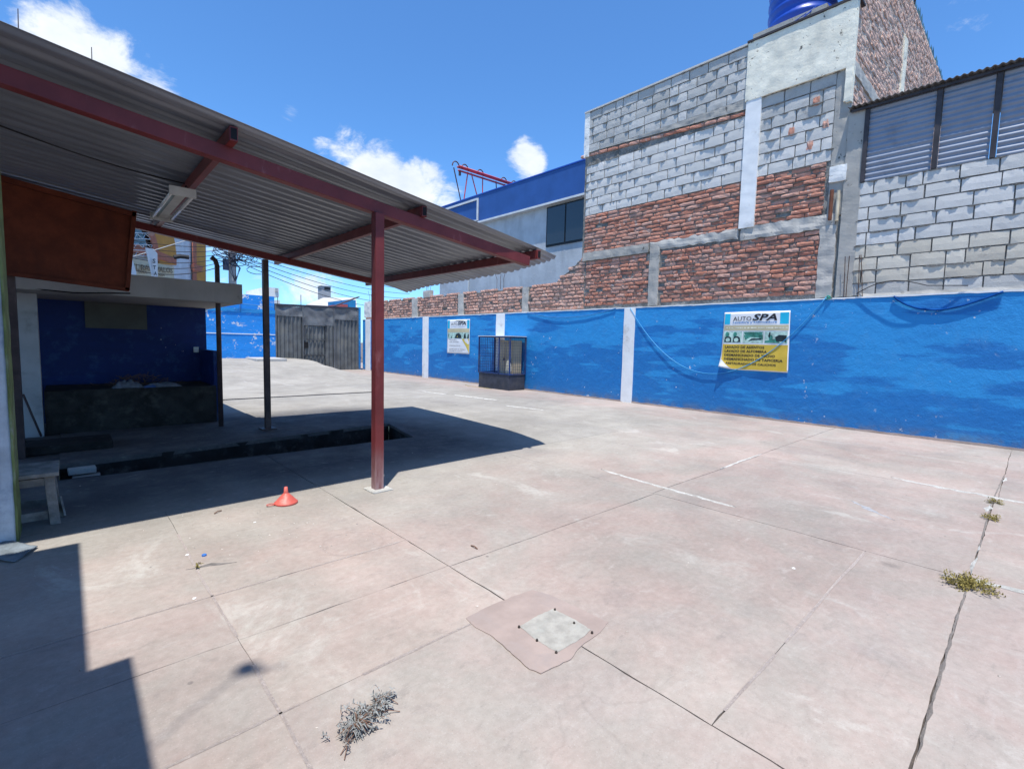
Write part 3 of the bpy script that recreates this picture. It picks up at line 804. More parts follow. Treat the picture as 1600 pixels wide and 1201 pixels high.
for (y0, y1) in ((6.36, 6.66), (10.88, 11.27), (15.01, 15.40), (19.56, 20.02)):
    m = MB(); rough_panel(m, 'X', y0, y1, -.02, 2.212, WX-.016, .004, .06, 4, y0, .05); m.build('pilaster', 'white_paint', bw, smooth=False)
m = MB(); rough_panel(m, 'X', -6, 20.3, -.03, .035, WX-.012, .012, .05, 7, 3, .05); m.build('base_edge', 'patch_concrete', bw)

# ================================================================== LOW BRICK WALL ON TOP (Y 8..20)
FX = WX+.045
lw = thing('low_brick_wall', 'low rough red brick wall with concrete stubs standing above the far part of the blue wall', 'wall', (FX, 14, 2.2))
m = MB()
def topz(y):
    if y < 8.95: return 3.62 - (y-7.95)*.62 + .05*nz(y*9)
    return 2.97 + .03*nz(y*3) + (.06 if 19.2 < y else 0)
def lwin(y, z): return z < topz(y)-.03
n = 160
def bk(s, t): y = 7.95+12.2*s; z = 2.19+(topz(y)-.05-2.19)*t; return (FX+.026+.012*nz(y*8, z*8), y, z)
m.grid(bk, 200, 16)
m.grid(lambda s, t: (FX+.02+.14*t, 7.95+12.2*s, topz(7.95+12.2*s)-.05+.02*nz((7.95+12.2*s)*7, t*2)), 200, 3)
m.box(FX+.06, FX+.15, 7.96, 20.1, 2.19, 2.88)
m.build('mortar_bed', 'brick_mortar', lw, smooth=False)
ms = Masonry(); rb = MB()
stubs = [(18.55, 18.85), (15.85, 16.25), (13.0, 13.3), (9.95, 10.2)]
def nostub(y, z): return lwin(y, z) and not any(a-.02 < y < b+.02 for a, b in stubs)
beds = courses(ms, 'X', 7.95, 20.1, 2.24, 3.62, FX, 'brick', .092, (.2, .3), 'pale_brick', nostub, .007, .012, .02, .2, tilt=.03)
for z in beds: ribbon(rb, 'X', 7.95, 20.1, z, FX+.001, z, .006, .008, nostub)
rb.build('mortar_lip', 'brick_mortar', lw); bpy.data.objects['mortar_lip']['kind'] = 'stuff'
ms.emit(lw)
for (a, b) in stubs:
    m = MB(); rough_panel(m, 'X', a, b, 2.2, 2.93, FX-.012, .01, .06, 8, a, .12); m.build('concrete_stub', 'raw_concrete', lw)
m = MB(); rough_panel(m, 'X', 15.0, 15.45, 2.92, 3.16, FX-.02, .012, .06, 8, 4, .15); m.build('concrete_stub', 'raw_concrete', lw)
m = MB(); rough_panel(m, 'X', 19.3, 20.2, 2.3, 2.98, FX-.03, .015, .06, 8, 6, .2); m.build('corner_plaster', 'white_plaster', lw)
m = MB()
for (y, h, t) in ((15.1, .5, .02), (15.25, .62, -.03), (15.36, .45, .01), (19.5, .55, .02), (19.7, .6, -.02), (19.9, .5, .03), (11.42, .62, .05), (11.25, .68, -.01), (11.1, .6, -.03)):
    z = 2.95; m.tube([(FX+.07, y, z), (FX+.07+t, y+t, z+h*.5), (FX+.07-t, y+2*t, z+h)], .007, 5)
m.build('rebar', 'rebar', lw)['kind'] = 'stuff'
# ================================================================== TALL BRICK AND BLOCK BUILDING
bb = thing('brick_and_block_building', 'tall unfinished building side of white blocks over red brick with a cream plaster top corner', 'building', (WX, 5.2, 2.2))
m = MB(); Y0, Y1 = 2.47, 8.06
m.grid(lambda s, t: (FX+.022+.010*nz((Y0+(Y1-Y0)*s)*8, (2.2+4.8*t)*8), Y0+(Y1-Y0)*s, 2.2+4.8*t), 110, 90)
m.build('mortar_bed', 'block_mortar', bb)
m = MB(); m.box(FX+.06, FX+4.0, Y0+.1, Y1-.02, 2.2, 6.98); m.build('wall_core', 'grey_plaster', bb)
ms = Masonry(); rb = MB(); rbb = MB()
# lower brick field, below the concrete beam
c1, c2 = (5.84, 6.08), (7.90, 7.97)
def low_in(y, z): return not (c1[0]-.03 < y < c1[1]+.03)
for z in courses(ms, 'X', 2.70, 7.92, 2.30, 3.42, FX, 'brick', .089, (.20, .30), 'red_brick', low_in, .007, .013, .015, .22, tilt=.03): ribbon(rbb, 'X', 2.7, 7.92, z, FX+.002, z, .003, .004, low_in)
# brick field above the beam
for z in courses(ms, 'X', 4.12, 8.00, 3.62, 4.54, FX, 'brick', .080, (.26, .40), 'red_brick', None, .004, .010, .008, .06, skew=.0, tilt=.02): ribbon(rbb, 'X', 4.12, 8.0, z, FX+.003, z, .002, .003)
for z in courses(ms, 'X', 2.72, 3.90, 3.66, 4.55, FX, 'brick', .078, (.24, .34), 'red_brick', None, .006, .014, .03, .15, tilt=.03): ribbon(rbb, 'X', 2.72, 3.9, z, FX+.002, z, .003, .004)
# blocks
for z in courses(ms, 'X', 4.12, 8.00, 4.54, 5.76, FX, 'block', .203, (.41, .42), 'grey_block', None, .002, .004, 0, .06): ribbon(rb, 'X', 4.12, 8.0, z, FX, z, .020, .026)
for z in courses(ms, 'X', 2.66, 3.88, 4.55, 6.0, FX, 'block', .205, (.40, .42), lambda r, n: 'weathered_block' if r > n*.45 else 'grey_block', None, .002, .004, 0, .14): ribbon(rb, 'X', 2.62, 3.88, z, FX, z, .024, .034)
for z in courses(ms, 'X', 4.14, 8.06, 6.06, 7.03, FX-.015, 'block', .196, (.40, .42), 'weathered_block', None, .002, .004, 0, .06): ribbon(rb, 'X', 4.14, 8.06, z, FX-.015, z, .018, .026)
for y, z in ((2.95, 5.62), (3.32, 5.22), (2.78, 5.2), (3.0, 4.9)):
    ms.add('brick', (FX-.011, y, z), .10, .15, 'red_brick', 0, 0)
# the slanting brick levelling course and the mortar over it
y = 4.16
while y < 7.98:
    L = rng.uniform(.24, .34); zc = 5.78 + (y-4.1)*.055
    ms.add('brick', (FX-.008+rng.uniform(-.008, .006), y+L/2, zc+.035), L-.012, .066, 'red_brick', 0, .055); y += L
rb.build('block_mortar_lip', 'block_mortar', bb)['kind'] = 'stuff'
rbb.build('brick_mortar_lip', 'brick_mortar', bb)['kind'] = 'stuff'
ms.emit(bb)
m = MB()
def lev(s, t): y = 4.14+3.86*s; lo = 5.87+(y-4.1)*.055; z = lo+(6.065-lo)*t; return (FX-.012+.014*nz(y*7, z*9), y, z)
m.grid(lev, 70, 5); m.build('levelling_mortar', 'grey_plaster', bb)
def cbeam(y0, y1, z0, z1, mat, f, seed, nm='concrete_beam', amp=.014, b=.1):
    m = MB(); rough_panel(m, 'X', y0, y1, z0, z1, f, amp, .05, 9, seed, b); return m.build(nm, mat, bb)
cbeam(6.12, 8.0, 3.43, 3.63, 'grey_plaster', FX-.03, 1); cbeam(4.15, 6.12, 3.46, 3.66, 'raw_concrete', FX-.008, 2, amp=.03); cbeam(2.52, 4.1, 3.42, 3.66, 'raw_concrete', FX-.02, 3, amp=.03)
cbeam(c1[0], c1[1], 2.24, 3.60, 'grey_plaster', FX-.02, 4, 'concrete_column'); cbeam(2.50, 2.74, 2.24, 3.46, 'raw_concrete', FX-.018, 5, 'concrete_column', .02)
cbeam(2.44, 2.66, 3.62, 6.02, 'grey_plaster', FX+.004, 6, 'concrete_column', .01)
cbeam(3.86, 4.14, 3.64, 6.02, 'white_paint', FX-.035, 7, 'white_strip', .004)
cbeam(2.44, 4.16, 6.0, 7.05, 'cream_plaster', FX-.045, 8, 'plaster_panel', .007)
cbeam(2.42, 2.50, 5.44, 6.02, 'cream_plaster', FX-.04, 9, 'plaster_edge', .004)
cbeam(2.41, 2.66, 4.18, 4.44, 'white_plaster', FX-.03, 10, 'plaster_patch', .012)
m = MB(); rough_panel(m, 'X', 2.72, 3.45, 3.85, 4.38, FX-.004, .02, .035, 11, 12, .05); o = m.build('mortar_daub', 'brick_mortar', bb)
bpy.data.objects.remove(o)
box('coping', 'weathered_block', bb, FX-.04, FX+.3, 4.1, 8.09, 7.035, 7.07); box('coping', 'purlin_dark', bb, FX-.07, FX+.3, 2.40, 4.17, 7.055, 7.09)
cbeam(7.93, 8.09, 5.98, 7.03, 'white_plaster', FX-.02, 13, 'plaster_edge', .006)
MB().tube([(FX-.03, 2.60, 3.55), (FX-.03, 2.60, 4.05)], .03, 8).build('rusty_pipe', 'rust_pipe', bb)
MB().tube([(FX-.03, 2.50, 3.52), (FX-.03, 2.50, 4.02)], .026, 8).build('cream_pipe', 'cream_pipe', bb)
m = MB()
for (y, t) in ((2.30, .02), (2.27, -.01), (2.10, .02), (2.04, .06)): m.tube([(WX+.0, y, 2.2), (WX-.02, y+t*.4, 2.55), (WX-.03, y+t, 2.9)], .006, 5)
m.build('rebar', 'rebar', bb)['kind'] = 'stuff'
# side wall of the same block, seen along its length
SY = 2.455
sw = thing('brick_side_wall', 'tall orange brick side wall with pale concrete bands and jagged shards along its sloping top', 'wall', (13, SY, 5))
def stop(x): return 8.0 + (x-13)*.08 if x > 13 else 8.0+(13-x)*.03
def stopz(x): return 9.02 + .012*(x-14)
m = MB()
m.grid(lambda s, t: (9.79+9.6*s, SY+.012+.012*nz((9.79+9.6*s)*8, (4.6+(stopz(9.79+9.6*s)-4.6)*t)*8), 4.6+(stopz(9.79+9.6*s)-4.6)*t), 120, 70)
m.build('mortar_bed', 'side_mortar', sw)
box('wall_core', 'grey_plaster', sw, 9.8, 19.3, SY+.06, SY+.2, 4.6, 8.9)
ms = Masonry(); rb = MB()
def side_in(x, z):
    if z > stopz(x)-.03: return False
    if 13.35 < x < 13.75 and z < 8.1: return False
    return not abs(z-(6.05+.0*(x-9.8))) < .11
for z in courses(ms, 'Y', 9.79, 19.2, 4.9, 9.08, SY, 'brick', .095, (.24, .42), 'side_brick', side_in, .006, .012, .01, .12, tilt=.025): ribbon(rb, 'Y', 9.79, 19.2, z, SY+.002, z, .003, .004, side_in)
rb.build('mortar_lip', 'side_mortar', sw)['kind'] = 'stuff'
ms.emit(sw)
m = MB(); rough_panel(m, 'Y', 9.79, 13.35, 5.95, 6.15, SY-.02, .012, .06, 8, 1, .1); m.build('concrete_band', 'raw_concrete', sw)
m = MB(); rough_panel(m, 'Y', 13.38, 13.72, 5.0, 8.05, SY-.02, .012, .06, 8, 2, .1); m.build('concrete_column', 'cream_plaster', sw)
m = MB(); rough_panel(m, 'Y', 9.70, 9.80, 5.46, 7.06, SY-.03, .008, .05, 8, 3, .1); m.build('corner_plaster', 'cream_plaster', sw)
m = MB(); x = 10.2
while x < 19.2:
    w = rng.uniform(.14, .3); h = rng.uniform(.18, .42); t = rng.uniform(-.06, .06)
    i = len(m.v); z = stopz(x)-.04
    m.v += [(x-w/2, SY+.02, z), (x+w/2, SY+.02, z), (x+w/2, SY+.1, z), (x-w/2, SY+.1, z), (x+t-w*.12, SY+.05, z+h), (x+t+w*.3, SY+.05, z+h*.75)]
    m.f += [(i, i+1, i+5, i+4), (i+2, i+3, i+4, i+5), (i+1, i+2, i+5), (i+3, i, i+4)]
    x += rng.uniform(.16, .26)
m.build('shards', 'shard_green', sw)['kind'] = 'stuff'
m = MB(); m.tube([(14.0, SY-.02, 9.0), (13.95, SY-.03, 9.5), (14.05, SY-.02, 9.9)], .02, 5); m.tube([(14.1, SY, 9.0), (14.12, SY, 9.9)], .012, 5); m.build('roof_wire', 'black_cable', sw)
# water tank on the roof
tk = thing('water_tank', 'blue plastic water tank standing on the roof of the tall building', 'water tank', (10.75, 3.62, 7.3))
prof = [(.50, 0), (.56, .05)]
for k in range(5): z = .1+.22*k; prof += [(.56, z), (.585, z+.03), (.585, z+.08), (.56, z+.11)]
prof += [(.55, 1.25), (.45, 1.42), (.2, 1.5), (.18, 1.55), (.001, 1.56)]
MB().lathe((10.75, 3.62, 7.42), prof, 40).build('tank_body', 'tank_blue', tk, smooth=True)
box('tank_base', 'grey_plaster', tk, 10.1, 11.4, 3.0, 4.25, 6.98, 7.42)
m = MB(); m.tube([(10.2, 3.2, 7.5), (9.8, 3.4, 7.09), (9.74, 3.46, 6.9)], .012, 5); m.tube([(10.2, 3.2, 7.5), (9.82, 3.7, 7.09)], .008, 5); m.build('tank_hose', 'tank_blue', tk)

# ================================================================== BLOCK SHED ON THE RIGHT
sh = thing('block_shed', 'grey block shed wall with ribbed metal panels under a dark corrugated roof edge', 'shed', (WX, .5, 2.2))
SX = WX+.03
m = MB(); m.grid(lambda s, t: (SX+.022+.008*nz((-4+6.3*s)*8, (2.2+1.88*t)*8), -4+6.3*s, 2.2+1.88*t), 120, 36); m.build('mortar_bed', 'block_mortar', sh)
box('wall_core', 'grey_plaster', sh, SX+.05, SX+.2, -4, 2.2, 2.2, 4.07)
ms = Masonry(); rb = MB()
def shm(r, n): return 'weathered_block' if r == 0 else ('tan_block' if r in (1, 2, 3) else 'grey_block')
for z in courses(ms, 'X', -4.0, 2.22, 2.24, 4.08, SX, 'block', .2045, (.41, .425), shm, lambda y, z: not (1.55 < y < 1.72 and 3.3 < z < 3.45), .003, .004, .0, .05, dirn=1): ribbon(rb, 'X', -4, 2.22, z, SX, z, .016, .024)
rb.build('block_mortar_lip', 'block_mortar', sh)['kind'] = 'stuff'; ms.emit(sh)
m = MB(); rough_panel(m, 'X', 2.2, 2.44, 2.24, 5.26, SX-.005, .008, .06, 7, 1, .12); m.build('concrete_column', 'grey_plaster', sh)
m = MB(); rough_panel(m, 'X', -4, 2.1, 2.18, 2.27, SX-.02, .025, .05, 7, 2, .05); m.build('rough_ledge', 'raw_concrete', sh)
for (ya, yb) in ((1.33, 2.16), (.70, 1.25), (.02, .62), (-.7, -.06), (-1.5, -.78)):
    m = MB(); nz_ = 96
    def prof_(s, t): z = 4.075+1.2*t; return (SX+.02+.0095*math.sin(2*math.pi*z/.086), ya+(yb-ya)*s, z)
    m.grid(prof_, 4, 12*8); m.build('ribbed_panel', 'shed_metal', sh, smooth=True)
for y in (2.18, 1.29, .66, -.02, -.74): box('panel_post', 'purlin_dark', sh, SX-.02, SX+.06, y-.03, y+.03, 4.085, 5.25)
box('eave_rail', 'purlin_dark', sh, SX-.06, SX-.03, -4, 2.40, 5.235, 5.27)
m = MB()
m.grid(lambda s, t: (SX-.125+2.6*t, -4+6.44*s, 5.30+.25*t+.012*math.sin(2*math.pi*(-4+6.44*s)/.078)), 65*8, 3); m.build('roof_sheet', 'shed_roof', sh, smooth=True, solid=.006)
# loose cable lying in a bow on the shed ledge
m = MB(); pts = []
for k in range(25):
    t = k/24; y = 2.12-1.35*t; pts.append((SX-.05-.10*math.sin(t*3.14), y, 2.27+.22*math.sin(min(1, t*1.5)*2.6)*(1-.65*t)))
o = MB().tube(pts, .007, 6).build('bowed_cable', 'black_cable', smooth=True); tag(o, 'thin black cable bowing over the lowest blocks of the shed', 'cable')
pts = [(WX-.026, 1.62-1.22*k/20, 2.20-.23*math.sin((k/20)**.8*3.14)) for k in range(21)]  # drooping tube in shadow colour, stands in for a cable's cast shadow
o = MB().tube(pts, .016, 6).build('shadow_arc', 'shadow_navy', smooth=True); tag(o, 'dark blue tube standing in for a cable shadow on the blue wall below the shed', 'hose')

# hose and cables on the blue wall
def sag(p0, p1, s, n=40, off=.05, mid=0.):
    p0, p1 = Vector(p0), Vector(p1)
    return [p0.lerp(p1, k/n) - Vector((off*(.35+.65*math.sin(math.pi*k/n)), 0, s*(4*(k/n)*(1-k/n)) + mid*math.sin(2*math.pi*k/n))) for k in range(n+1)]
ch = thing('cyan_hose', 'thin light blue hose hanging in a long loop across the blue wall', 'hose', (WX, 4.5, 2.2))
MB().tube(sag((WX-.01, 6.50, 2.20), (WX-.01, 2.55, 2.24), 1.42, 60, .022), .0065, 6).build('hose_line', 'cyan_hose', ch, smooth=True)
m = MB(); m.tube([(WX+.02, 2.58, 2.23), (WX-.03, 2.52, 2.26), (WX-.01, 2.47, 2.22), (WX-.04, 2.55, 2.2), (WX+.01, 2.5, 2.25)], .012, 6); m.build('tie', 'green_tie', ch, smooth=True)
o = MB().tube(sag((WX-.015, 9.9, 2.2), (WX-.015, 6.9, 2.21), .17, 30, .012), .008, 6).build('dark_cable', 'ink_blue', smooth=True); tag(o, 'dark cable sagging below the top of the blue wall beside the mesh cage', 'cable')

# ================================================================== BANNERS
def banner(name, label, y0, y1, z0, z1, curl, build):
    """y0 = photo-left edge (larger y). s runs left to right, t bottom to top"""
    w, h = y0-y1, z1-z0
    t_ = thing(name, label, 'banner', (WX, (y0+y1)/2, (z0+z1)/2), 'banners on the blue wall')
    def P(s, t, e=0.):
        x = WX-.022 - .012*nz(s*2.2, t*2.4, y0) - .006*nz(s*6, t*6, y0)
        dz = 0
        if curl:
            c = max(0, (.32-(s+t))/.32); x -= .075*c*c; dz = .05*c*c
        return Vector((x-e, y0-w*s + (0 if not curl else .03*(1-t)*(1-2*s)), z0+h*t+dz+.006*nz(s*5, 9)))
    MB().grid(lambda a, b: P(a, b), 24, 24).build('sheet', 'banner_white', t_, smooth=True, solid=.002)
    def patch_(nm, mat, s0, s1, t0, t1, e=.003, n=10): return MB().grid(lambda a, b: P(s0+(s1-s0)*a, t0+(t1-t0)*b, e), n, n).build(nm, mat, t_, smooth=True)
    def shape(nm, mat, polys, e=.006):
        m = MB()
        for p in polys: m.poly([P(a, b, e) for a, b in p])
        return m.build(nm, mat, t_)
    def text(nm, mat, rows, e=.006):
        for (txt, s0, t0, tw, th, bold, shear) in rows:
            m = MB(); v, fs = textmesh(txt, tw, th, bold, shear)
            m.v += [tuple(P(s0+a, t0+b, e)) for a, b in v]; m.f += fs; m.build(nm, mat, t_)
    build(patch_, shape, text, P, t_); return t_
def ban1(patch_, shape, text, P, t_):
    patch_('cyan_bar', 'banner_cyan', .015, .105, .79, .975, .003, 4); patch_('cyan_bar', 'banner_cyan', .86, .985, .79, .975, .003, 4)
    patch_('tan_strip', 'banner_tan', .015, .985, .68, .77)
    m = []
    r = random.Random(3); s = .05
    while s < .95:
        w = r.uniform(.015, .05); m.append([(s, .715), (s+w, .715), (s+w, .738), (s, .738)]); s += w+r.choice((.006, .008, .02))
    shape('worn_print', 'ink_pale', m, .0045)['kind'] = 'stuff'
    # three little photographs, reduced to their main shapes
    for (a, b) in ((.02, .31), (.325, .635), (.65, .975)): patch_('picture', 'banner_mint', a, b, .47, .665, .0035, 6)
    el = lambda cx, cy, rx, ry, n=14: [(cx+rx*math.cos(2*math.pi*k/n), cy+ry*math.sin(2*math.pi*k/n)) for k in range(n)]
    shape('picture_shapes', 'banner_teal', [el(.075, .615, .032, .045), el(.20, .615, .03, .045), [(.335, .655), (.62, .655), (.60, .60), (.36, .605)], [(.34, .60), (.62, .62), (.625, .53), (.56, .56), (.44, .57), (.37, .52)], [(.655, .51), (.80, .54), (.965, .53), (.965, .48), (.655, .48)], el(.74, .56, .03, .05)], .0045)
    shape('picture_shapes', 'banner_dark', [[(.03, .48), (.15, .48), (.14, .56), (.11, .58), (.045, .57)], [(.17, .48), (.295, .48), (.28, .56), (.24, .585), (.18, .57)], [(.40, .49), (.46, .545), (.60, .55), (.61, .525), (.48, .52)], [(.82, .50), (.96, .50), (.965, .60), (.86, .61), (.80, .57)], [(.70, .58), (.72, .655), (.735, .655), (.73, .56)]], .0055)
    shape('picture_shapes', 'banner_mint', [el(.09, .52, .035, .035), el(.225, .52, .036, .035)], .0065)
    # yellow field whose lower left corner has gone white
    nn = 12; arc = [(.015+.17*math.sin(math.pi/2*k/nn)*1.0, .17-.155*(1-math.cos(math.pi/2*k/nn))) for k in range(nn+1)]
    m = MB()
    def yel(a, b):
        s = .015+.97*a; lo = .015
        if s < .185: lo = .015+.155*(1-math.sqrt(max(0, 1-((.185-s)/.17)**2))) if False else .015+.155*((.185-s)/.17)**1.4
        return P(s, lo+(.445-lo)*b, .003)
    m.grid(yel, 30, 14); m.build('yellow_field', 'banner_yellow', t_, smooth=True)
    text('lettering', 'ink_black', [('AUTO', .15, .845, .29, .075, False, 0), ('SPA', .455, .845, .365, .115, True, .25),
                                    ('LAVADO DE ASIENTOS', .055, .375, .60, .043, True, 0), ('LAVADO DE ALFOMBRA', .055, .305, .64, .043, True, 0), ('DESMANCHADO DE TECHO', .055, .235, .76, .043, True, 0),
                                    ('DESMANCHADO DE TAPICERIA', .055, .165, .87, .043, True, 0), ('RESTAURADOR DE CAUCHOS', .095, .092, .74, .038, True, 0)])
    text('lettering', 'ink_blue', [('Lavadora y Lubricadora', .15, .795, .67, .042, True, 0)])
banner('banner', 'square yellow and white car wash banner with a curled lower corner', 4.29, 3.10, .905, 2.03, True, ban1)
def ban2(patch_, shape, text, P, t_):
    patch_('cyan_bar', 'banner_cyan', .015, .11, .74, .985, .003, 4); patch_('cyan_bar', 'banner_cyan', .88, .985, .74, .985, .003, 4)
    patch_('tan_strip', 'banner_tan', .015, .985, .62, .735); patch_('picture', 'banner_mint', .02, .985, .44, .615, .0035, 6)
    el = lambda cx, cy, rx, ry, n=12: [(cx+rx*math.cos(2*math.pi*k/n), cy+ry*math.sin(2*math.pi*k/n)) for k in range(n)]
    shape('picture_shapes', 'banner_dark', [[(.03, .45), (.10, .45), (.08, .60), (.04, .55)], [(.34, .45), (.66, .45), (.62, .57), (.52, .60), (.40, .57)], [(.74, .45), (.78, .58), (.83, .60), (.86, .45)], [(.90, .45), (.975, .45), (.97, .56), (.93, .58)], [(.16, .45), (.22, .45), (.2, .52)]], .0045)
    shape('picture_shapes', 'banner_gold', [el(.5, .49, .05, .03)], .0055)
    shape('yellow_corner', 'banner_gold', [[(.985, .015), (.985, .435), (.66, .435), (.86, .20)]], .0035)
    shape('car_outline', 'banner_dark', [[(.28, .935), (.40, .965), (.56, .975), (.74, .955), (.82, .93), (.73, .935), (.56, .958), (.42, .95)]], .005)
    text('lettering', 'ink_black', [('AUTO', .17, .84, .28, .065, False, 0), ('SPA', .47, .84, .37, .10, True, .25),
        ('LAVADO DE ASIENTOS', .1, .385, .36, .024, False, 0), ('LAVADO DE ALFOMBRA', .1, .325, .44, .024, False, 0), ('PULIDO', .1, .27, .2, .024, False, 0), ('DESMANCHADO DE TECHO', .1, .215, .5, .024, False, 0),
        ('ENCERADO', .1, .165, .24, .024, False, 0), ('DESMANCHADO DE TAPICERIA', .1, .11, .72, .024, False, 0), ('RESTAURADOR', .1, .06, .6, .024, False, 0)][:3] + [('LAVADO DE ALFOMBRA', .1, .325, .44, .024, False, 0), ('DESMANCHADO DE TECHO', .1, .215, .5, .024, False, 0), ('DESMANCHADO DE TAPICERIA', .1, .11, .72, .024, False, 0), ('RESTAURADOR DE CAUCHOS', .1, .06, .6, .024, False, 0)])
    text('lettering', 'ink_blue', [('Lavadora y Lubricadora', .18, .775, .64, .035, False, 0)])
banner('banner', 'smaller white car wash banner beside the mesh cage far along the blue wall', 13.81, 12.56, .945, 2.07, False, ban2)

# ================================================================== MESH CAGE
cg = thing('mesh_cage', 'dark blue mesh cage on a solid grey base standing against the blue wall', 'cage', (9.36, 10.6, 0))
x0, x1, y0, y1 = 9.06, 9.66, 9.92, 11.28
m = MB(); m.box(x0, x1, y0, y1, 0, .43); m.build('base_box', 'cage_plate', cg, bevel=.01)
for (a, b) in (((x0, y0), 0), ((x0, y1), 0), ((x1, y0), 0), ((x1, y1), 0)): box('post', 'cage_steel', cg, a[0]-.018, a[0]+.018, a[1]-.018, a[1]+.018, .432, 1.5)
box('post', 'cage_steel', cg, x0-.015, x0+.015, 10.36, 10.40, .432, 1.5)
for z in (.455, 1.49):
    for y in (y0, y1): MB().bar((x0, y, z), (x1, y, z), .03, .03).build('rail', 'cage_steel', cg)
    for x in (x0, x1): MB().bar((x, y0, z), (x, y1, z), .03, .03).build('rail', 'cage_steel', cg)
box('top_plate', 'eave_white', cg, x0-.03, x1+.01, y0-.03, y1+.03, 1.508, 1.525)
m = MB()
for k in range(1, 18): y = y0+(y1-y0)*k/18; m.bar((x0, y, .45), (x0, y, 1.49), .006, .006)
for k in range(1, 13): z = .45+1.04*k/13; m.bar((x0, y0, z), (x0, y1, z), .006, .006); m.bar((x0, y0, z), (x1, y0, z), .004, .004); m.bar((x0, y1, z), (x1, y1, z), .006, .006)
for k in range(1, 8): x = x0+(x1-x0)*k/8; m.bar((x, y0, .45), (x, y0, 1.49), .004, .004); m.bar((x, y1, .45), (x, y1, 1.49), .006, .006)
m.build('wire_mesh', 'cage_steel', cg)['kind'] = 'stuff'
cb = thing('beige_cabinet', 'beige wooden cabinet with double doors shut inside the mesh cage', 'cabinet', (9.44, 10.3, .43))
box('cabinet_body', 'beige_wood', cb, 9.28, 9.62, 10.04, 10.62, .434, 1.40)
for (a, b) in ((10.055, 10.33), (10.345, 10.61)): box('door', 'beige_wood', cb, 9.255, 9.278, a, b, .45, 1.28)
box('handle', 'ink_black', cb, 9.225, 9.253, 10.36, 10.38, .82, .90)
st = MB()
def egg(s, t):
    th, ph = math.pi*2*s, math.pi*(t-.5); r = 1+.12*nz(math.cos(th)*2, math.sin(th)*2, t*4)
    z = .435+.16+.16*math.sin(ph)*r
    return (9.16+.05*math.cos(th)*math.cos(ph)*r, 10.08+.12*math.sin(th)*math.cos(ph)*r*(1.2-.5*t), z + (.12*max(0, math.sin(ph)) if True else 0))
st.grid(egg, 20, 12); o = st.build('cream_stone', 'cream_stone', smooth=True); tag(o, 'rough cream stone slab leaning on the cabinet inside the mesh cage', 'stone')

# ================================================================== STREET GATE AND END WALL
GY = 20.6
gt = thing('street_gate', 'grey corrugated steel gate with crumpled top sheets and a wicket door', 'gate', (7.9, GY, 0))
def corr(nm, x0, x1, z0, z1, y=GY, pitch=.165, a=.022, mat='gate_steel'):
    n = int((x1-x0)/pitch*8)
    def fn(s, t):
        x = x0+(x1-x0)*s; w = math.sin(2*math.pi*(x-6.17)/pitch); w = max(-.7, min(.7, w*1.4))/.7
        return (x, y + a*w + .006*nz(x*2, t*3), z0+(z1-z0)*t)
    MB().grid(fn, n, 6).build(nm, mat, gt)
def crumple(nm, x0, x1, z0, z1, y=GY-.02, seed=0):
    def fn(s, t):
        x, z = x0+(x1-x0)*s, z0+(z1-z0)*t
        return (x, y + .05*nz(x*2.1, z*2.7, seed) + .035*abs(nz(x*3.3+z*2, z*1.2-x, seed+3)) - .025*(1-t), z)
    MB().grid(fn, 26, 12).build(nm, 'gate_top', gt)
corr('corrugated_sheet', 6.19, 7.20, .30, 2.20); crumple('crumpled_sheet', 6.19, 7.20, 2.20, 2.585, seed=1)
corr('corrugated_sheet', 8.55, 9.58, -.02, 2.16); crumple('crumpled_sheet', 8.55, 9.58, 2.16, 2.66, seed=2)
crumple('crumpled_sheet', 7.26, 8.50, 1.88, 2.62, seed=3)
corr('corrugated_sheet', 8.13, 8.50, -.02, 1.87)
corr('wicket_door', 7.27, 8.09, 1.30, 1.85, GY-.03); corr('wicket_door', 7.27, 8.09, .66, 1.25, GY-.03); corr('wicket_door', 7.27, 8.09, .02, .60, GY-.03)
box('backing', 'dark_hole', gt, 6.18, 9.62, GY+.05, GY+.07, -.02, 2.58)
for z in (.63, 1.275, 1.875): box('door_rail', 'gate_top', gt, 7.25, 8.11, GY-.075, GY-.045, z-.012, z+.012)
box('lock_hole', 'dark_hole', gt, 7.25, 7.42, GY-.066, GY-.058, .93, 1.18)
for x in (6.175, 7.225, 8.525, 9.60): box('gate_post', 'gate_top', gt, x-.022, x+.022, GY-.05, GY+.045, -.02, 2.62)
MB().bar((6.15, GY, 2.62), (9.64, GY, 2.70), .08, .09).build('top_rail', 'cage_plate', gt)
for x in (6.3, 7.2): MB().tube([(x, GY+.1, 2.6), (x, GY+.1, 3.1 if x > 7 else 2.95)], .014, 5).build('spike', 'dark_post', gt)
gp = MB(); gp.box(9.63, 9.70, GY-.1, GY+.3, -.03, 2.75); o = gp.build('gate_pillar', 'blue_wall_paint'); tag(o, 'narrow blue pillar where the street gate meets the boundary wall', 'pillar')
ew = thing('end_wall', 'bright blue street wall with peeling white patches left of the gate', 'wall', (2.5, GY, 0))
MB().grid(lambda s, t: (-3+9.15*s, GY-.05+.006*nz((-3+9.15*s)*2, 3*t), -.03+2.28*t), 80, 20).build('wall_face', 'blue_peeling_paint', ew, smooth=True)
box('wall_core', 'blue_peeling_paint', ew, -3, 6.14, GY-.035, GY+.14, 0, 2.25)
box('ledge', 'blue_wall_paint', ew, -3, 6.15, GY-.075, GY+.16, 2.25, 2.40)
box('upper_wall', 'blue_peeling_paint', ew, -3, 6.13, GY-.04, GY+.14, 2.40, 2.93)
box('ridge', 'white_paint', ew, 3.0, 6.14, GY-.065, GY-.05, 1.42, 1.45)
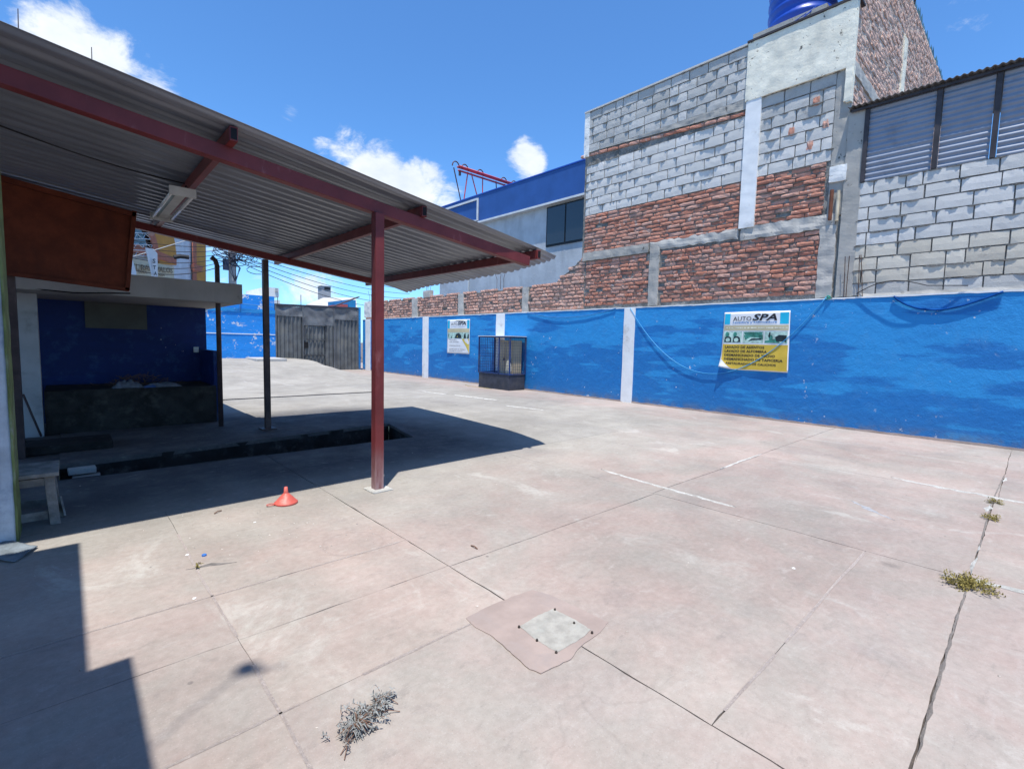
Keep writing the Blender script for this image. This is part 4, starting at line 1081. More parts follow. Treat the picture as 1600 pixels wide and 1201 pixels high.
m = MB(); m.tube([(3.9, GY-.09, 2.62), (6.1, GY-.09, 2.52)], .012, 5); m.tube([(4.9, GY-.09, 2.3), (4.9, GY-.09, 2.95)], .014, 5); m.build('conduit', 'ink_blue', ew)

# ================================================================== CANOPY
cp = thing('car_wash_canopy', 'open canopy of grey corrugated sheets on dark red steel posts and beams', 'canopy', (2, 5.8, 0))
SL = -.115
def roofz(x): return 2.80+SL*x
def xr(y): 
    pts = [(3.5, 4.16), (3.85, 4.28), (4.92, 4.50), (6.6, 4.63), (8.0, 4.70)]
    for (a, p), (b, q) in zip(pts, pts[1:]):
        if y <= b: return p+(q-p)*(y-a)/(b-a)
    return 4.7
sheets = [(3.60, 4.55), (4.50, 5.42), (5.37, 6.29), (6.24, 7.16), (7.11, 8.02)]
for k, (a, b) in enumerate(sheets):
    def fn(s, t, a=a, b=b, k=k):
        y = a+(b-a)*t
        x0_ = -4.2; x1_ = xr(y); x = x0_+(x1_-x0_)*s
        yy = y + (.055*(x+.18)*max(0, (4.6-y)) if k == 0 else 0)
        z = roofz(x) + .0105*max(-1, min(1, 1.5*math.sin(2*math.pi*y/.155)-.35)) + (.0012 if k % 2 else -.0012) + .006*nz(x*.8, y*.9)
        if s > .97: z += .012*nz(y*4, 3)
        z -= .05*sst(4.3, 4.8, x)*sst(7.2, 8.0, y) + .02*sst(4.0, 4.6, x)*(1-sst(3.6, 4.4, y))
        return (x, yy, z)
    MB().grid(fn, 30, 96).build('roof_sheet', 'roof_sheet', cp, smooth=True, solid=.0015)
def sloped(nm, y, x0, x1, ztop0, h, w, mat='red_paint'):
    MB().bar((x0, y, ztop0+SL*x0-h/2), (x1, y, ztop0+SL*x1-h/2), w, h).build(nm, mat, cp, bevel=.004)
sloped('beam', 3.87, -4.1, 3.76, 2.687, .10, .08)
sloped('beam', 7.34, -4.1, 3.72, 2.712, .085, .08)
for x in (.87, 2.40, 3.87, -.65, -2.2):
    z = roofz(x)-.016-.05
    m = MB(); ys = 3.70 if x < 1.5 else 3.80; m.bar((x, ys, z), (x, 7.95, z), .05, .094); m.build('purlin', 'red_paint', cp, bevel=.004)
    box('purlin_mouth', 'dark_hole', cp, x-.018, x+.018, ys-.004, ys+.002, z-.035, z+.035)
m = MB(); m.box(1.93, 2.01, 3.80, 3.88, 0, 2.687-.1+SL*1.97); m.build('post', 'red_paint', cp, bevel=.004)
box('post_base', 'pale_mortar', cp, 1.88, 2.07, 3.74, 3.93, -.004, .012, bevel=.006)
box('post', 'dark_post', cp, 2.04, 2.11, 7.30, 7.37, .012, 2.70-.085+SL*2.08)
box('post_base', 'dark_post', cp, 1.98, 2.17, 7.24, 7.43, .010, .03)
box('post', 'dark_post', cp, -.43, -.345, 7.0, 7.085, 0, 2.72)
box('post', 'red_paint', cp, -3.0, -2.92, 3.80, 3.88, 0, 2.687-.1+SL*-2.95)
fl = thing('strip_light', 'unlit twin tube strip light with pale dusty housing under the canopy', 'light fixture', (.78, 5.6, 2.5))
m = MB(); zc = 2.50
m.v += [(.735, 5.0, zc+.04), (.825, 5.0, zc+.04), (.815, 5.0, zc-.0), (.745, 5.0, zc-.0), (.735, 6.22, zc+.04), (.825, 6.22, zc+.04), (.815, 6.22, zc), (.745, 6.22, zc)]
m.f += [(0, 1, 2, 3), (7, 6, 5, 4), (0, 4, 5, 1), (3, 2, 6, 7), (0, 3, 7, 4), (1, 5, 6, 2)]
m.build('housing', 'light_housing', fl)
for x in (.703, .857): MB().tube([(x, 5.04, zc-.004), (x, 6.18, zc-.004)], .0135, 8).build('tube', 'tube_glass', fl, smooth=True)
for y in (4.985, 6.205): box('end_cap', 'light_housing', fl, .685, .875, y, y+.03, zc-.025, zc+.045)
for y in (5.2, 6.0): MB().tube([(.80, y, zc+.04), (.84, y, zc+.12)], .006, 5).build('hanger', 'dark_post', fl)
rp = thing('rusty_panel', 'large rusty red brown steel panel hung from the canopy above the wash hut', 'panel', (.1, 6.9, 2.3))
q = [(-.75, 2.86, 6.95), (.625, 2.66, 6.95), (.54, 1.80, 6.92), (-.75, 1.90, 6.92)]
m = MB()
def rpan(s, t):
    a = Vector(q[3]).lerp(Vector(q[2]), s); b = Vector(q[0]).lerp(Vector(q[1]), s); p = a.lerp(b, t)
    return (p.x, p.z + .012*nz(p.x*2, p.y*2) , p.y)
m.grid(rpan, 20, 14); m.build('sheet', 'rust', rp, solid=.03)
MB().bar((-.75, 6.90, 2.82), (.63, 6.90, 2.62), .05, .05).build('frame_bar', 'rust', rp); MB().bar((.53, 6.89, 1.79), (.62, 6.89, 2.66), .03, .04).build('frame_bar', 'rust', rp)
MB().bar((-.75, 6.89, 1.895), (.545, 6.89, 1.795), .03, .04).build('frame_bar', 'rust', rp)
o = MB().tube(sag((-.6, 4.9, 2.78), (.85, 5.3, 2.66), .05, 20, 0), .006, 5).build('roof_cable', 'black_cable', smooth=True); tag(o, 'thin black cable slung under the canopy sheets towards the strip light', 'cable')
# two whip antennas that stand far behind the roof
for (u, v0, v1, lab) in ((30, 62, 14, 'thin whip antenna above the canopy roof, tallest at far left'), (145, 105, 74, 'short whip antenna above the canopy roof in front of cloud')):
    a, b = at_y(u, v0+40, 14), at_y(u-2, v1, 14)
    t_ = thing('whip_antenna', lab, 'antenna', (a.x, a.y, 0), 'whip antennas above the canopy')
    MB().tube([(a.x, a.y, 0), a, b], [.03, .014, .008], 6).build('mast', 'dark_post', t_)
    MB().tube([(a.x, a.y, 0), (a.x, a.y, .06)], .1, 10).build('foot', 'dark_post', t_)

# ================================================================== WASH HUT
ht = thing('wash_hut', 'small dark wash hut with blue back wall and thick concrete slab roof', 'hut', (.7, 8.8, 0))
box('roof_slab', 'slab_concrete', ht, -1.6, 1.875, 7.70, 10.9, 1.775, 2.045, bevel=.008)
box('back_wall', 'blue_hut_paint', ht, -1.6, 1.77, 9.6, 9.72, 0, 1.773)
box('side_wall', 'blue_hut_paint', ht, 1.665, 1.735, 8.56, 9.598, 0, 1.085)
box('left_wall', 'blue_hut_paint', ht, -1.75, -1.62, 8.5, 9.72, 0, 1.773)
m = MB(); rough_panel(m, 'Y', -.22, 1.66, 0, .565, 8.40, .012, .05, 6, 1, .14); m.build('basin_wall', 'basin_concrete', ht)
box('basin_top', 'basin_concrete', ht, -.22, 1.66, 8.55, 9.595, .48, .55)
box('pillar', 'hut_white', ht, -.44, -.235, 8.36, 8.52, 0, 1.772, bevel=.006)
box('vent_panel', 'vent_panel', ht, .23, .965, 9.57, 9.597, 1.385, 1.77)
box('switch_box', 'pvc', ht, 1.58, 1.65, 9.575, 9.597, 1.03, 1.12)
MB().tube([(-.47, 8.42, 1.72), (-.46, 8.42, .9), (-.45, 8.42, .05)], .022, 8).build('drain_pipe', 'pvc', ht, smooth=True)
m = MB(); m.tube([(-.45, 7.72, 1.80), (.1, 7.69, 1.77), (.62, 7.69, 1.81)], .008, 5); m.build('slab_wire', 'black_cable', ht)
o = MB().tube([(-.40, 8.30, .55), (-.26, 8.27, .02)], .012, 6).build('leaning_rod', 'dark_post', smooth=True); tag(o, 'dark thin rod leaning on the white pillar of the hut', 'rod')
o = MB().tube([(1.62, 7.95, 0), (1.62, 7.95, 2.30), (1.60, 7.95, 2.37), (1.55, 7.95, 2.41)], .032, 10).build('bent_pipe_post', 'dark_post', smooth=True); tag(o, 'dark pipe post with a bent top at the right end of the hut', 'post')
# the pipe passes in front of the slab edge through a notch: slab front stands in front of it
m = MB(); m.box(-1.2, .36, 7.05, 7.55, .008, .10); o = m.build('dark_plinth', 'pit_wall', bevel=.012); tag(o, 'low black plinth on the floor left of the grease pit', 'plinth')
def rag(nm, lab, c, rx, ry, hgt, mat, seed):
    def fn(s, t):
        a, b = s*2-1, t*2-1; r = 1-max(abs(a), abs(b))**3
        return (c[0]+rx*a*(1+.25*nz(b*3, seed)), c[1]+ry*b*(1+.3*nz(a*3, seed+2)), c[2]+hgt*max(0, r)*(.55+.9*abs(nz(a*2.3+seed, b*2.3)))+.003)
    o = MB().grid(fn, 26, 18).build(nm, mat, smooth=True); tag(o, lab, 'rag', 'rags on the basin ledge'); return o
rag('rag', 'crumpled grey rag heaped on the dark basin ledge', (.62, 8.52, .565), .16, .07, .11, 'rag_grey', 1)
rag('rag', 'long pale rag spread flat along the basin ledge', (1.0, 8.50, .565), .22, .07, .06, 'rag_grey', 5)
rag('rag', 'small dark blue rag under the pale one on the basin', (.86, 8.455, .565), .07, .045, .035, 'rag_blue', 8)
m = MB(); rr = random.Random(5)
for k in range(160):
    x = rr.gauss(.8, .22); h = max(.01, .17-abs(x-.8)*.3)*rr.random(); y = 9.2+rr.uniform(-.15, .2); a = rr.uniform(0, 6.28); l = rr.uniform(.05, .14)
    m.bar((x, y, .55+h), (x+l*math.cos(a), y+l*math.sin(a)*.4, .55+h+rr.uniform(-.03, .06)), .008, .004)
o = m.build('dry_twigs', 'dry_stem'); tag(o, 'brown heap of dry twigs behind the rags in the basin', 'twigs', kind='stuff')

# ================================================================== NEAR LEFT: WALL END, STOOL, CLOTH
nw = thing('near_wall_end', 'pale bluish wall end with a flaking green edge at the left of the yard', 'wall', (-1, 4.3, 0))
MB().box(-2.2, -.267, 4.2, 4.5, -.02, 2.56).build('wall_body', 'sun_wall', nw)
m = MB(); rough_panel(m, 'Y', -.268, -.257, 0, 2.56, 4.192, .003, .03, 8, 1, .3); m.build('green_edge', 'green_edge', nw)
sb = thing('neighbour_building', 'neighbouring building whose eave shades the left of the yard', 'building', (-2, 0, 0))
box('wall', 'sun_wall', sb, -3.5, -.72, -4, 3.0, 0, 2.9); box('roof_slab', 'slab_concrete', sb, -3.6, -.52, 1.80, 3.36, 2.9, 3.0); box('roof_slab', 'slab_concrete', sb, -3.6, -.39, -4.2, 1.797, 2.9, 3.0)
m = MB(); c = Vector((.48-KX*6.4, 2.02-KY*6.4, 6.4))
m.lathe(c, [(.001, .06), (.03, .04), (.045, -.02), (.025, -.06), (.001, -.07)], 14); m.lathe(c+Vector((.04, -.05, .0)), [(.001, .03), (.022, 0), (.001, -.03)], 8); m.lathe(c+Vector((.10, -.07, 0)), [(.001, .02), (.014, 0), (.001, -.02)], 8)  # unseen clump on a thin arm, added to cast the small blob shadow
o = sb
m.tube([c + Vector((0, 0, .0)), c+Vector((-.1, 0, -.6)), (-1.0, c.y, 2.98)], .004, 5); m.build('blob_shadow_caster', 'dark_post', sb, smooth=True)
sx, sy = -.24, 4.62
stl = thing('wooden_stool', 'low weathered grey wooden stool beside the pale wall end', 'stool', (sx, sy, 0))
for (a, b, w) in ((4.44, 4.585, 0), (4.592, 4.73, 0), (4.737, 4.86, 0)): box('seat_plank', 'grey_wood', stl, -.47, -.065, a, b, .335, .362, bevel=.004)
for (x, y) in ((-.435, 4.48), (-.115, 4.48), (-.435, 4.80), (-.115, 4.80)):
    dx = -.02 if x < -.2 else .02
    MB().bar((x+dx, y + (-.02 if y < 4.6 else .02), 0), (x, y, .334), .052, .042, (0, 1, 0)).build('leg', 'grey_wood', stl, bevel=.003)
for (z, h) in ((.30, .05), (.07, .055)):
    box('rail', 'grey_wood', stl, -.42, -.13, 4.462, 4.482, z-h/2, z+h/2); box('rail', 'grey_wood', stl, -.42, -.13, 4.80, 4.82, z-h/2, z+h/2)
    box('rail', 'grey_wood', stl, -.118, -.10, 4.50, 4.78, z-h/2, z+h/2)
m = MB().bar((-.055, 4.60, 0), (-.075, 4.66, .13), .012, .07); o = m.build('wood_offcut', 'grey_wood'); tag(o, 'small wood offcut leaning on the foot of the stool', 'offcut')
pts = [at_g(u, v) for u, v in [(-25, 852), (20, 850), (36, 852), (59, 856), (46, 866), (22, 880), (-10, 876), (-40, 876)]]
cen = sum((Vector(p) for p in pts), Vector())/len(pts)
m = MB(); nR = 7
for k in range(nR+1):
    for j in range(len(pts)*4):
        a, b = pts[j//4], pts[(j//4+1) % len(pts)]; e = a.lerp(b, (j % 4)/4); p = cen.lerp(e, k/nR)
        m.v.append((p.x, p.y, .012+.014*nz(p.x*9, p.y*9)+.010*abs(nz(p.x*22, p.y*22, 4))))
NN = len(pts)*4
for k in range(nR):
    for j in range(NN): m.f.append((k*NN+j, k*NN+(j+1) % NN, (k+1)*NN+(j+1) % NN, (k+1)*NN+j))
o = m.build('slate_cloth', 'slate_cloth', smooth=True, solid=.006); tag(o, 'flat dark grey cloth lying on the floor below the pale wall end', 'cloth')

# funnel
p = at_g(447, 786); fn_ = thing('red_funnel', 'upside down red plastic funnel on the concrete beside the shade line', 'funnel', (p.x, p.y, 0))
MB().lathe((p.x, p.y, 0), [(.083, 0), (.086, .004), (.086, .014), (.080, .017), (.050, .052), (.024, .078), (.018, .084)], 36).build('cone', 'red_plastic', fn_, smooth=True)
MB().lathe((p.x, p.y, .082), [(.0185, 0), (.016, .012), (.0125, .05), (.0095, .05), (.012, .01)], 20).build('spout', 'red_plastic', fn_, smooth=True)
m = MB(); m.tube([(p.x-.085+.028*(math.cos(k/12*6.283)-1), p.y+.004+.022*math.sin(k/12*6.283), .012) for k in range(13)], .004, 6, False); m.build('hanging_ring', 'red_plastic', fn_, smooth=True)

# ================================================================== WEEDS, DRIED PLANT, DEBRIS
def leaf(m, P, a, tilt, L, w, curl, r):
    d = Vector((math.cos(a)*math.cos(tilt), math.sin(a)*math.cos(tilt), math.sin(tilt))); sd = Vector((-math.sin(a), math.cos(a), 0)); up = sd.cross(d)*-1
    i = len(m.v); K = 3
    for k in range(K+1):
        t = k/K; c = P + d*(L*t) + up*(-curl*L*t*t) ; ww = w*(.35+1.2*t*(1-t)*2)*(1 if k < K else .25)
        m.v += [tuple(c+sd*ww/2 + Vector((0, 0, .2*ww))), tuple(c - sd*ww/2)]
    for k in range(K): j = i+2*k; m.f.append((j, j+1, j+3, j+2))
def sprig(ml, mst, P, a, tilt, L, n, ll, lw, r):
    """a thin curved stem with small curling leaves along it"""
    pts = []; q = Vector(P); da = r.uniform(-.5, .5); tl = tilt
    for k in range(5):
        pts.append(Vector((q.x, q.y, max(.002, q.z)))); q = q + Vector((math.cos(a)*math.cos(tl), math.sin(a)*math.cos(tl), math.sin(tl)))*(L/4); a += da; tl -= r.uniform(.05, .3)
    mst.tube(pts, [.0012, .0011, .001, .0008, .0005], 4, False)
    for k in range(n):
        t = (k+.5)/n*3.99; b = pts[int(t)].lerp(pts[min(4, int(t)+1)], t-int(t))
        leaf(ml, b, a+(1 if k % 2 else -1)*r.uniform(.5, 1.3), r.uniform(-.1, .9), r.uniform(*ll), r.uniform(*lw), r.uniform(-1.2, 1.8), r)
dp = thing('dried_plant', 'uprooted silver grey dried plant lying flat on the pink concrete', 'plant', at_g(575, 1135))
r_ = random.Random(11); lv = MB(); stm = MB()
spine = [at_g(u, v) for u, v in [(548, 1150), (562, 1135), (578, 1118), (600, 1100)]]
def sp(t): k = min(2, int(t*3)); return spine[k].lerp(spine[k+1], t*3-k)
sprig_dir = (spine[-1]-spine[0]).normalized()
for k in range(150):
    t = r_.random()**.85; w = .026*(.6+.8*math.sin(math.pi*min(1, t+.15)))
    P = sp(t) + Vector((r_.gauss(0, w), r_.gauss(0, w*.6), .006+abs(r_.gauss(0, .014))))
    sprig(lv, stm, P, math.atan2(sprig_dir.y, sprig_dir.x)+r_.gauss(0, .9), r_.uniform(-.15, .5), r_.uniform(.022, .055), r_.randint(5, 9), (.007, .015), (.0028, .006), r_)
rootp = at_g(556, 1140)
for k in range(70):
    a = r_.uniform(3.4, 6.0) if r_.random() < .75 else r_.uniform(0, 6.28); l = r_.uniform(.03, .085)
    p0 = Vector((rootp.x, rootp.y, .018)); e = p0+Vector((math.cos(a)*l, math.sin(a)*l*.8, r_.uniform(-.014, .02))); md = (p0+e)/2+Vector((r_.uniform(-.01, .01), r_.uniform(-.01, .01), .014))
    (stm if k % 3 == 0 else lv).tube([p0, md, (e.x, e.y, max(.003, e.z))], [.0022, .0018, .0008], 4, False)
for (u, v, u2, v2) in [(585, 1122, 625, 1112), (560, 1128, 541, 1106), (600, 1100, 622, 1100), (545, 1160, 538, 1188), (560, 1135, 530, 1148), (556, 1150, 532, 1180)]:
    a, b = at_g(u, v), at_g(u2, v2); stm.tube([a+Vector((0, 0, .015)), a.lerp(b, .5)+Vector((.004, .004, .016)), b+Vector((0, 0, .003))], .0016, 4, False)
lv.build('dry_leaves', 'dry_leaf', dp)['kind'] = 'stuff'; stm.build('stems', 'dry_stem', dp)
def weed(lab, c, rx, ry, n, seed, hgt):
    t_ = thing('weed_tuft', lab, 'weed', (c[0], c[1], 0), 'weeds in the floor joints'); r = random.Random(seed); m = MB()
    st = MB()
    for k in range(max(4, n//4)):
        a = r.uniform(0, 6.28); q = r.random()*.75; P = Vector((c[0]+rx*q*math.cos(a), c[1]+ry*q*math.sin(a), .002+r.random()*hgt*.5*(1-.6*q)))
        sprig(m, st, P, a+r.gauss(0, .7), r.uniform(.1, .9), r.uniform(.3, .8)*rx, 9, (.007, .016), (.004, .0075), r)
    m.build('leaves', 'weed_leaf', t_)['kind'] = 'stuff'
    st.build('stems', 'weed_leaf', t_)
streak([(1.95, .165), (2.6, .17), (3.2, .175), (3.7, .168)], .010, 41, 'grey_filler', .0014, .001); streak([(4.4, .17), (5.4, .175), (6.0, .18), (7.6, .15)], .010, 42, 'grey_filler', .0014, .001)
p = at_g(1515, 916); weed('broad yellow green weed tuft where two cracked joints meet', (p.x, p.y), .11, .125, 420, 1, .045)
p = at_g(1551, 811); weed('small weed tuft in the joint midway between the other two', (p.x, p.y), .07, .06, 110, 2, .04)
p = at_g(1554, 786); weed('tiny weed tuft beside the white mortar smear nearest the blue wall', (p.x, p.y), .07, .05, 80, 3, .04)
p = at_g(310, 887); weed('thin grey green sprig growing from the floor near the funnel', (p.x, p.y), .02, .02, 7, 4, .06)
r_ = random.Random(21); pb = MB()
def pebble(m, x, y, s, r):
    i = len(m.v); k = [(1, 0, 0), (-1, 0, 0), (0, 1, 0), (0, -1, 0), (0, 0, .7), (.3, .3, -.2)]
    a = r.uniform(0, 6.28); ca, sa = math.cos(a), math.sin(a)
    for (X, Y, Z) in k:
        X *= r.uniform(.6, 1.3)*s; Y *= r.uniform(.5, 1.1)*s; Z *= r.uniform(.5, 1.1)*s; m.v.append((x+X*ca-Y*sa, y+X*sa+Y*ca, max(.0005, Z+s*.15)))
    for f in ((0, 2, 4), (2, 1, 4), (1, 3, 4), (3, 0, 4)): m.f.append(tuple(i+q for q in f))
for k in range(420):
    x = r_.uniform(-.2, 9.5); y = r_.uniform(.0, 11)
    if r_.random() < .45: x, y = r_.gauss(1.0, .5), r_.gauss(3.4, .4)
    if -.3 < x < 4 and 5.6 < y < 7.1: continue
    pebble(pb, x, y, r_.choice((.002, .003, .003, .004, .006, .009)), r_)
o = pb.build('grit', 'pebble'); tag(o, 'loose grit and crumbs of mortar scattered over the yard', 'grit', kind='stuff')
for (u, v, s, mat, nm, lab, cat) in [(319, 868, .012, 'cap_blue', 'bottle_cap', 'small blue bottle cap on the concrete near the funnel', 'cap'), (292, 867, .011, 'house_white', 'mortar_crumb', 'white mortar crumb just left of the blue bottle cap', 'crumb'),
                               (303, 935, .010, 'house_white', 'mortar_crumb', 'white crumb lying on the pale crossing joints in front', 'crumb'), (1240, 888, .012, 'house_white', 'mortar_crumb', 'white crumb on the pink slab in the middle right', 'crumb'),
                               (398, 816, .010, 'house_white', 'mortar_crumb', 'white crumb in front of the red funnel', 'crumb')]:
    p = at_g(u, v); m = MB()
    if cat == 'cap': m.lathe((p.x, p.y, 0), [(.013, 0), (.013, .009), (.010, .011), (.001, .0112)], 14)
    else: pebble(m, p.x, p.y, s, r_); pebble(m, p.x+s*.6, p.y+s*.4, s*.7, r_)
    tag(m.build(nm, mat), lab, cat)
for (u, v, u2, v2, nm, lab) in [(335, 803, 346, 798, 'twig', 'short dark twig on the floor left of the funnel'), (736, 853, 746, 858, 'twig', 'curled dark twig on the pink slab behind the inspection cover')]:
    a, b = at_g(u, v), at_g(u2, v2); tag(MB().tube([a+Vector((0, 0, .005)), a.lerp(b, .5)+Vector((0, 0, .012)), b+Vector((0, 0, .004))], .004, 5).build(nm, 'dry_stem'), lab, 'twig')

# ================================================================== BUILDING WITH THE NAVY BAND
BX = 11.5
nb = thing('navy_band_building', 'pale grey building with a deep blue fascia band and dark window', 'building', (BX+3, 14, 0))
box('wall', 'pale_building', nb, BX, BX+8, 8.3, 17.0, 0, 5.70)
box('fascia_band', 'navy_band', nb, BX-.17, BX+8.2, 8.3, 17.1, 5.752, 6.68)
box('eave_strip', 'eave_white', nb, BX-.20, BX+8.1, 8.3, 17.12, 5.69, 5.75)
box('roof_trim', 'tank_blue', nb, BX-.19, BX+8.2, 8.3, 17.12, 6.683, 6.72)
w = box('window', 'dark_frame', nb, BX-.03, BX+.05, 9.35, 10.98, 4.42, 5.66)
for (a, b) in ((9.40, 10.13), (10.19, 10.93)): o = MB().box(BX-.045, BX-.034, a, b, 4.48, 5.61).build('pane', 'dark_glass', w)
box('sign_frame', 'eave_white', nb, BX-.215, BX-.18, 14.29, 14.36, 5.78, 6.58); box('sign_frame', 'eave_white', nb, BX-.215, BX-.18, 14.36, 17.0, 6.52, 6.59)
MB().bar((BX-.19, 16.9, 6.0), (BX-.19, 14.4, 5.80), .03, .04).build('sign_frame', 'eave_white', nb)
box('downpipe', 'eave_white', nb, BX-.05, BX-.02, 15.0, 15.06, 2.2, 5.68)
# red sign truss on its roof
tr = thing('roof_truss', 'red tubular truss beam standing on V legs on the roof of the blue banded building', 'truss', (13, 16.2, 6.7))
for (dy, dz) in ((-.07, .08), (.07, .08), (0, -.07)): MB().tube([(11.78, 16.2+dy, 8.20+dz), (14.75, 16.2+dy, 8.20+dz)], .038, 8).build('chord', 'truss_red', tr, smooth=True)
for (x, xb, mat) in ((11.55, 12.0, 'truss_dark'), (12.25, 12.02, 'truss_red'), (12.42, 13.0, 'truss_red'), (13.02, 13.04, 'truss_red'), (13.75, 13.9, 'truss_dark'), (14.25, 14.2, 'truss_red'), (14.5, 14.6, 'truss_dark'), (14.92, 14.95, 'truss_dark')):
    MB().tube([(x, 16.2, 8.18), (xb, 16.2, 6.72)], .022, 6).build('leg', mat, tr)
for x in (11.55+.1, 12.1, 12.9, 14.2, 14.8):
    pts = [(x+.17*math.cos(k/8*3.1416), 16.2, 8.24+.20*math.sin(k/8*3.1416)) for k in range(9)]; MB().tube(pts, .022, 6, False).build('hoop', 'truss_dark', tr, smooth=True)
MB().tube([(11.85, 16.2, 8.1), (11.85, 16.2, 7.95)], .05, 8).build('lamp', 'dark_post', tr)

# ================================================================== STREET SIDE: CHURCH-LIKE BUILDING, POLE, WIRES, HOUSES
P0 = at_y(315, 440, 31.0); hd = ray(690, 536); hd = Vector((hd.x, hd.y, 0)).normalized(); hn = Vector((hd.y, -hd.x, 0))
def atp(u, v, off=0.):
    d = ray(u, v); C0 = Vector((0, 0, CH)); Q = P0 + hn*off; t = (Q-C0).dot(hn)/d.dot(hn); return C0+d*t
cu = thing('ochre_arch_building', 'white building with ochre arch, grilled window and terracotta trim across the street', 'building', (P0.x, P0.y, 0))
def extr(nm, pts2, mat, off, th=.15):
    """polygon given by photo outline on the facade plane, given thickness into the building"""
    pts = [atp(u, v, off) for u, v in pts2]; n = len(pts); m = MB()
    m.v += [tuple(p) for p in pts] + [tuple(p - hn*th) for p in pts]; m.f.append(tuple(range(n))); m.f.append(tuple(reversed(range(n, 2*n))))
    for k in range(n): m.f.append((k, n+k, n+(k+1) % n, (k+1) % n))
    return m.build(nm, mat, cu)
extr('wall', [(60, 250), (322, 330), (322, 520), (60, 520)], 'church_white', 0, 4)
def arc(cx, cy, rx, ry, a0, a1, n=18): return [(cx+rx*math.cos(math.radians(a0+(a1-a0)*k/n)), cy-ry*math.sin(math.radians(a0+(a1-a0)*k/n))) for k in range(n+1)]
extr('window', [(140, 375)] + arc(192, 405, 50, 72, 150, 0) + [(242, 405)], 'dark_glass', .10, .05)
extr('arch_trim', arc(192, 405, 57, 82, 150, -2) + list(reversed(arc(192, 405, 49, 71, 150, -2))), 'church_terracotta', .22, .06)
extr('arch_face', arc(192, 408, 84, 122, 150, -3) + list(reversed(arc(192, 408, 57, 83, 150, -3))), 'church_ochre', .16, .06)
extr('ledge', [(140, 362), (242, 390), (276, 404), (276, 413), (242, 403), (140, 378)], 'church_terracotta', .2, .15)
extr('corner_pillar', [(307, 340), (321, 340), (322, 520), (308, 520)], 'church_ochre', .1, .05); extr('pillar_trim', [(301, 340), (307, 340), (308, 520), (303, 520)], 'church_terracotta', .12, .05)
extr('pillar_capital', [(303, 413), (318, 416), (315, 424), (304, 423)], 'church_terracotta', .2, .15)
m = MB()
for k in range(6): a, b = atp(150, 352+9*k, .2), atp(240, 356+9*k, .2); m.tube([a, b], .018, 4)
for k in range(7):
    for j in range(4): a, b = atp(150+13*k, 352+14*j, .2), atp(158+13*k, 359+14*j, .2); c_ = atp(150+13*k+12, 352+14*j, .2); m.tube([a, b, c_], .015, 4)
m.build('window_grille', 'grille_white', cu)['kind'] = 'stuff'
sgn = thing('cream_sign', 'cream sign board with brown lettering on the white street building', 'sign', atp(240, 430))
pts = [atp(u, v, .5) for u, v in [(196, 400), (272, 417), (272, 520), (196, 520)]]
m = MB(); n4 = 4; m.v += [tuple(p) for p in pts]+[tuple(p-hn*.1) for p in pts]; m.f += [(0, 1, 2, 3), (7, 6, 5, 4)] + [(k, 4+k, 4+(k+1) % 4, (k+1) % 4) for k in range(4)]; m.build('board', 'sign_cream', sgn)
def text_on(parent, nm, mat, txt, quad, off=.56, bold=True):
    """quad: photo corners bl, br, tr, tl on the facade plane"""
    v, fs = textmesh(txt, 1, 1, bold); m = MB(); A, B, C_, D_ = [atp(u, w_, off) for u, w_ in quad]
    for a, b in v: m.v.append(tuple(A.lerp(B, a).lerp(D_.lerp(C_, a), b)))
    m.f += fs; return m.build(nm, mat, parent)
text_on(sgn, 'lettering', 'sign_letter', 'AL RAFAVALOS', [(204, 421), (270, 427), (270, 419), (204, 411)]); text_on(sgn, 'lettering', 'sign_letter', 'COLA', [(215, 426), (230, 428), (230, 423), (215, 421)]); text_on(sgn, 'lettering', 'sign_letter', 'RISA', [(248, 431), (258, 432), (258, 428), (248, 427)])
fb = thing('feather_banner', 'narrow white hanging banner with dark letters STA in front of the sign', 'banner', atp(236, 420))
pts = [atp(u, v, 1.6) for u, v in [(228, 387), (240, 389), (246, 396), (248, 520), (242, 520), (238, 430)]]
m = MB(); k6 = len(pts); m.v += [tuple(p) for p in pts]+[tuple(p-hn*.03) for p in pts]; m.f += [tuple(range(k6)), tuple(reversed(range(k6, 2*k6)))] + [(k, k6+k, k6+(k+1) % k6, (k+1) % k6) for k in range(k6)]; m.build('cloth', 'house_white', fb)
for t, q in (('S', [(238.5, 411), (243, 411.5), (243, 404.5), (238.5, 404)]), ('T', [(239, 420.5), (244, 421), (244, 415), (239, 414.5)]), ('A', [(240.5, 430), (245.5, 430.5), (245.5, 424.5), (240.5, 424)])):
    text_on(fb, 'lettering', 'ink_black', t, q, 1.68)
f2 = thing('feather_banner', 'second white hanging banner half hidden behind the rusty panel', 'banner', atp(206, 410))
pts = [atp(u, v, 1.6) for u, v in [(202, 380), (207, 382), (206, 402), (213, 425), (216, 520), (208, 520), (205, 425)]]
m = MB(); k6 = len(pts); m.v += [tuple(p) for p in pts]+[tuple(p-hn*.03) for p in pts]; m.f += [tuple(range(k6)), tuple(reversed(range(k6, 2*k6)))] + [(k, k6+k, k6+(k+1) % k6, (k+1) % k6) for k in range(k6)]; m.build('cloth', 'house_white', f2)
PP = at_y(363.5, 440, 25.5)
up = thing('utility_pole', 'grey concrete utility pole wrapped in tangled black cables beyond the blue wall', 'utility pole', (PP.x, PP.y, 0))
MB().tube([(PP.x, PP.y, 0), (PP.x, PP.y, 9)], [.20, .12], 12).build('pole', 'concrete_pole', up, smooth=True)
m = MB(); rr = random.Random(4)
zc = at_y(363, 398, 25.5).z
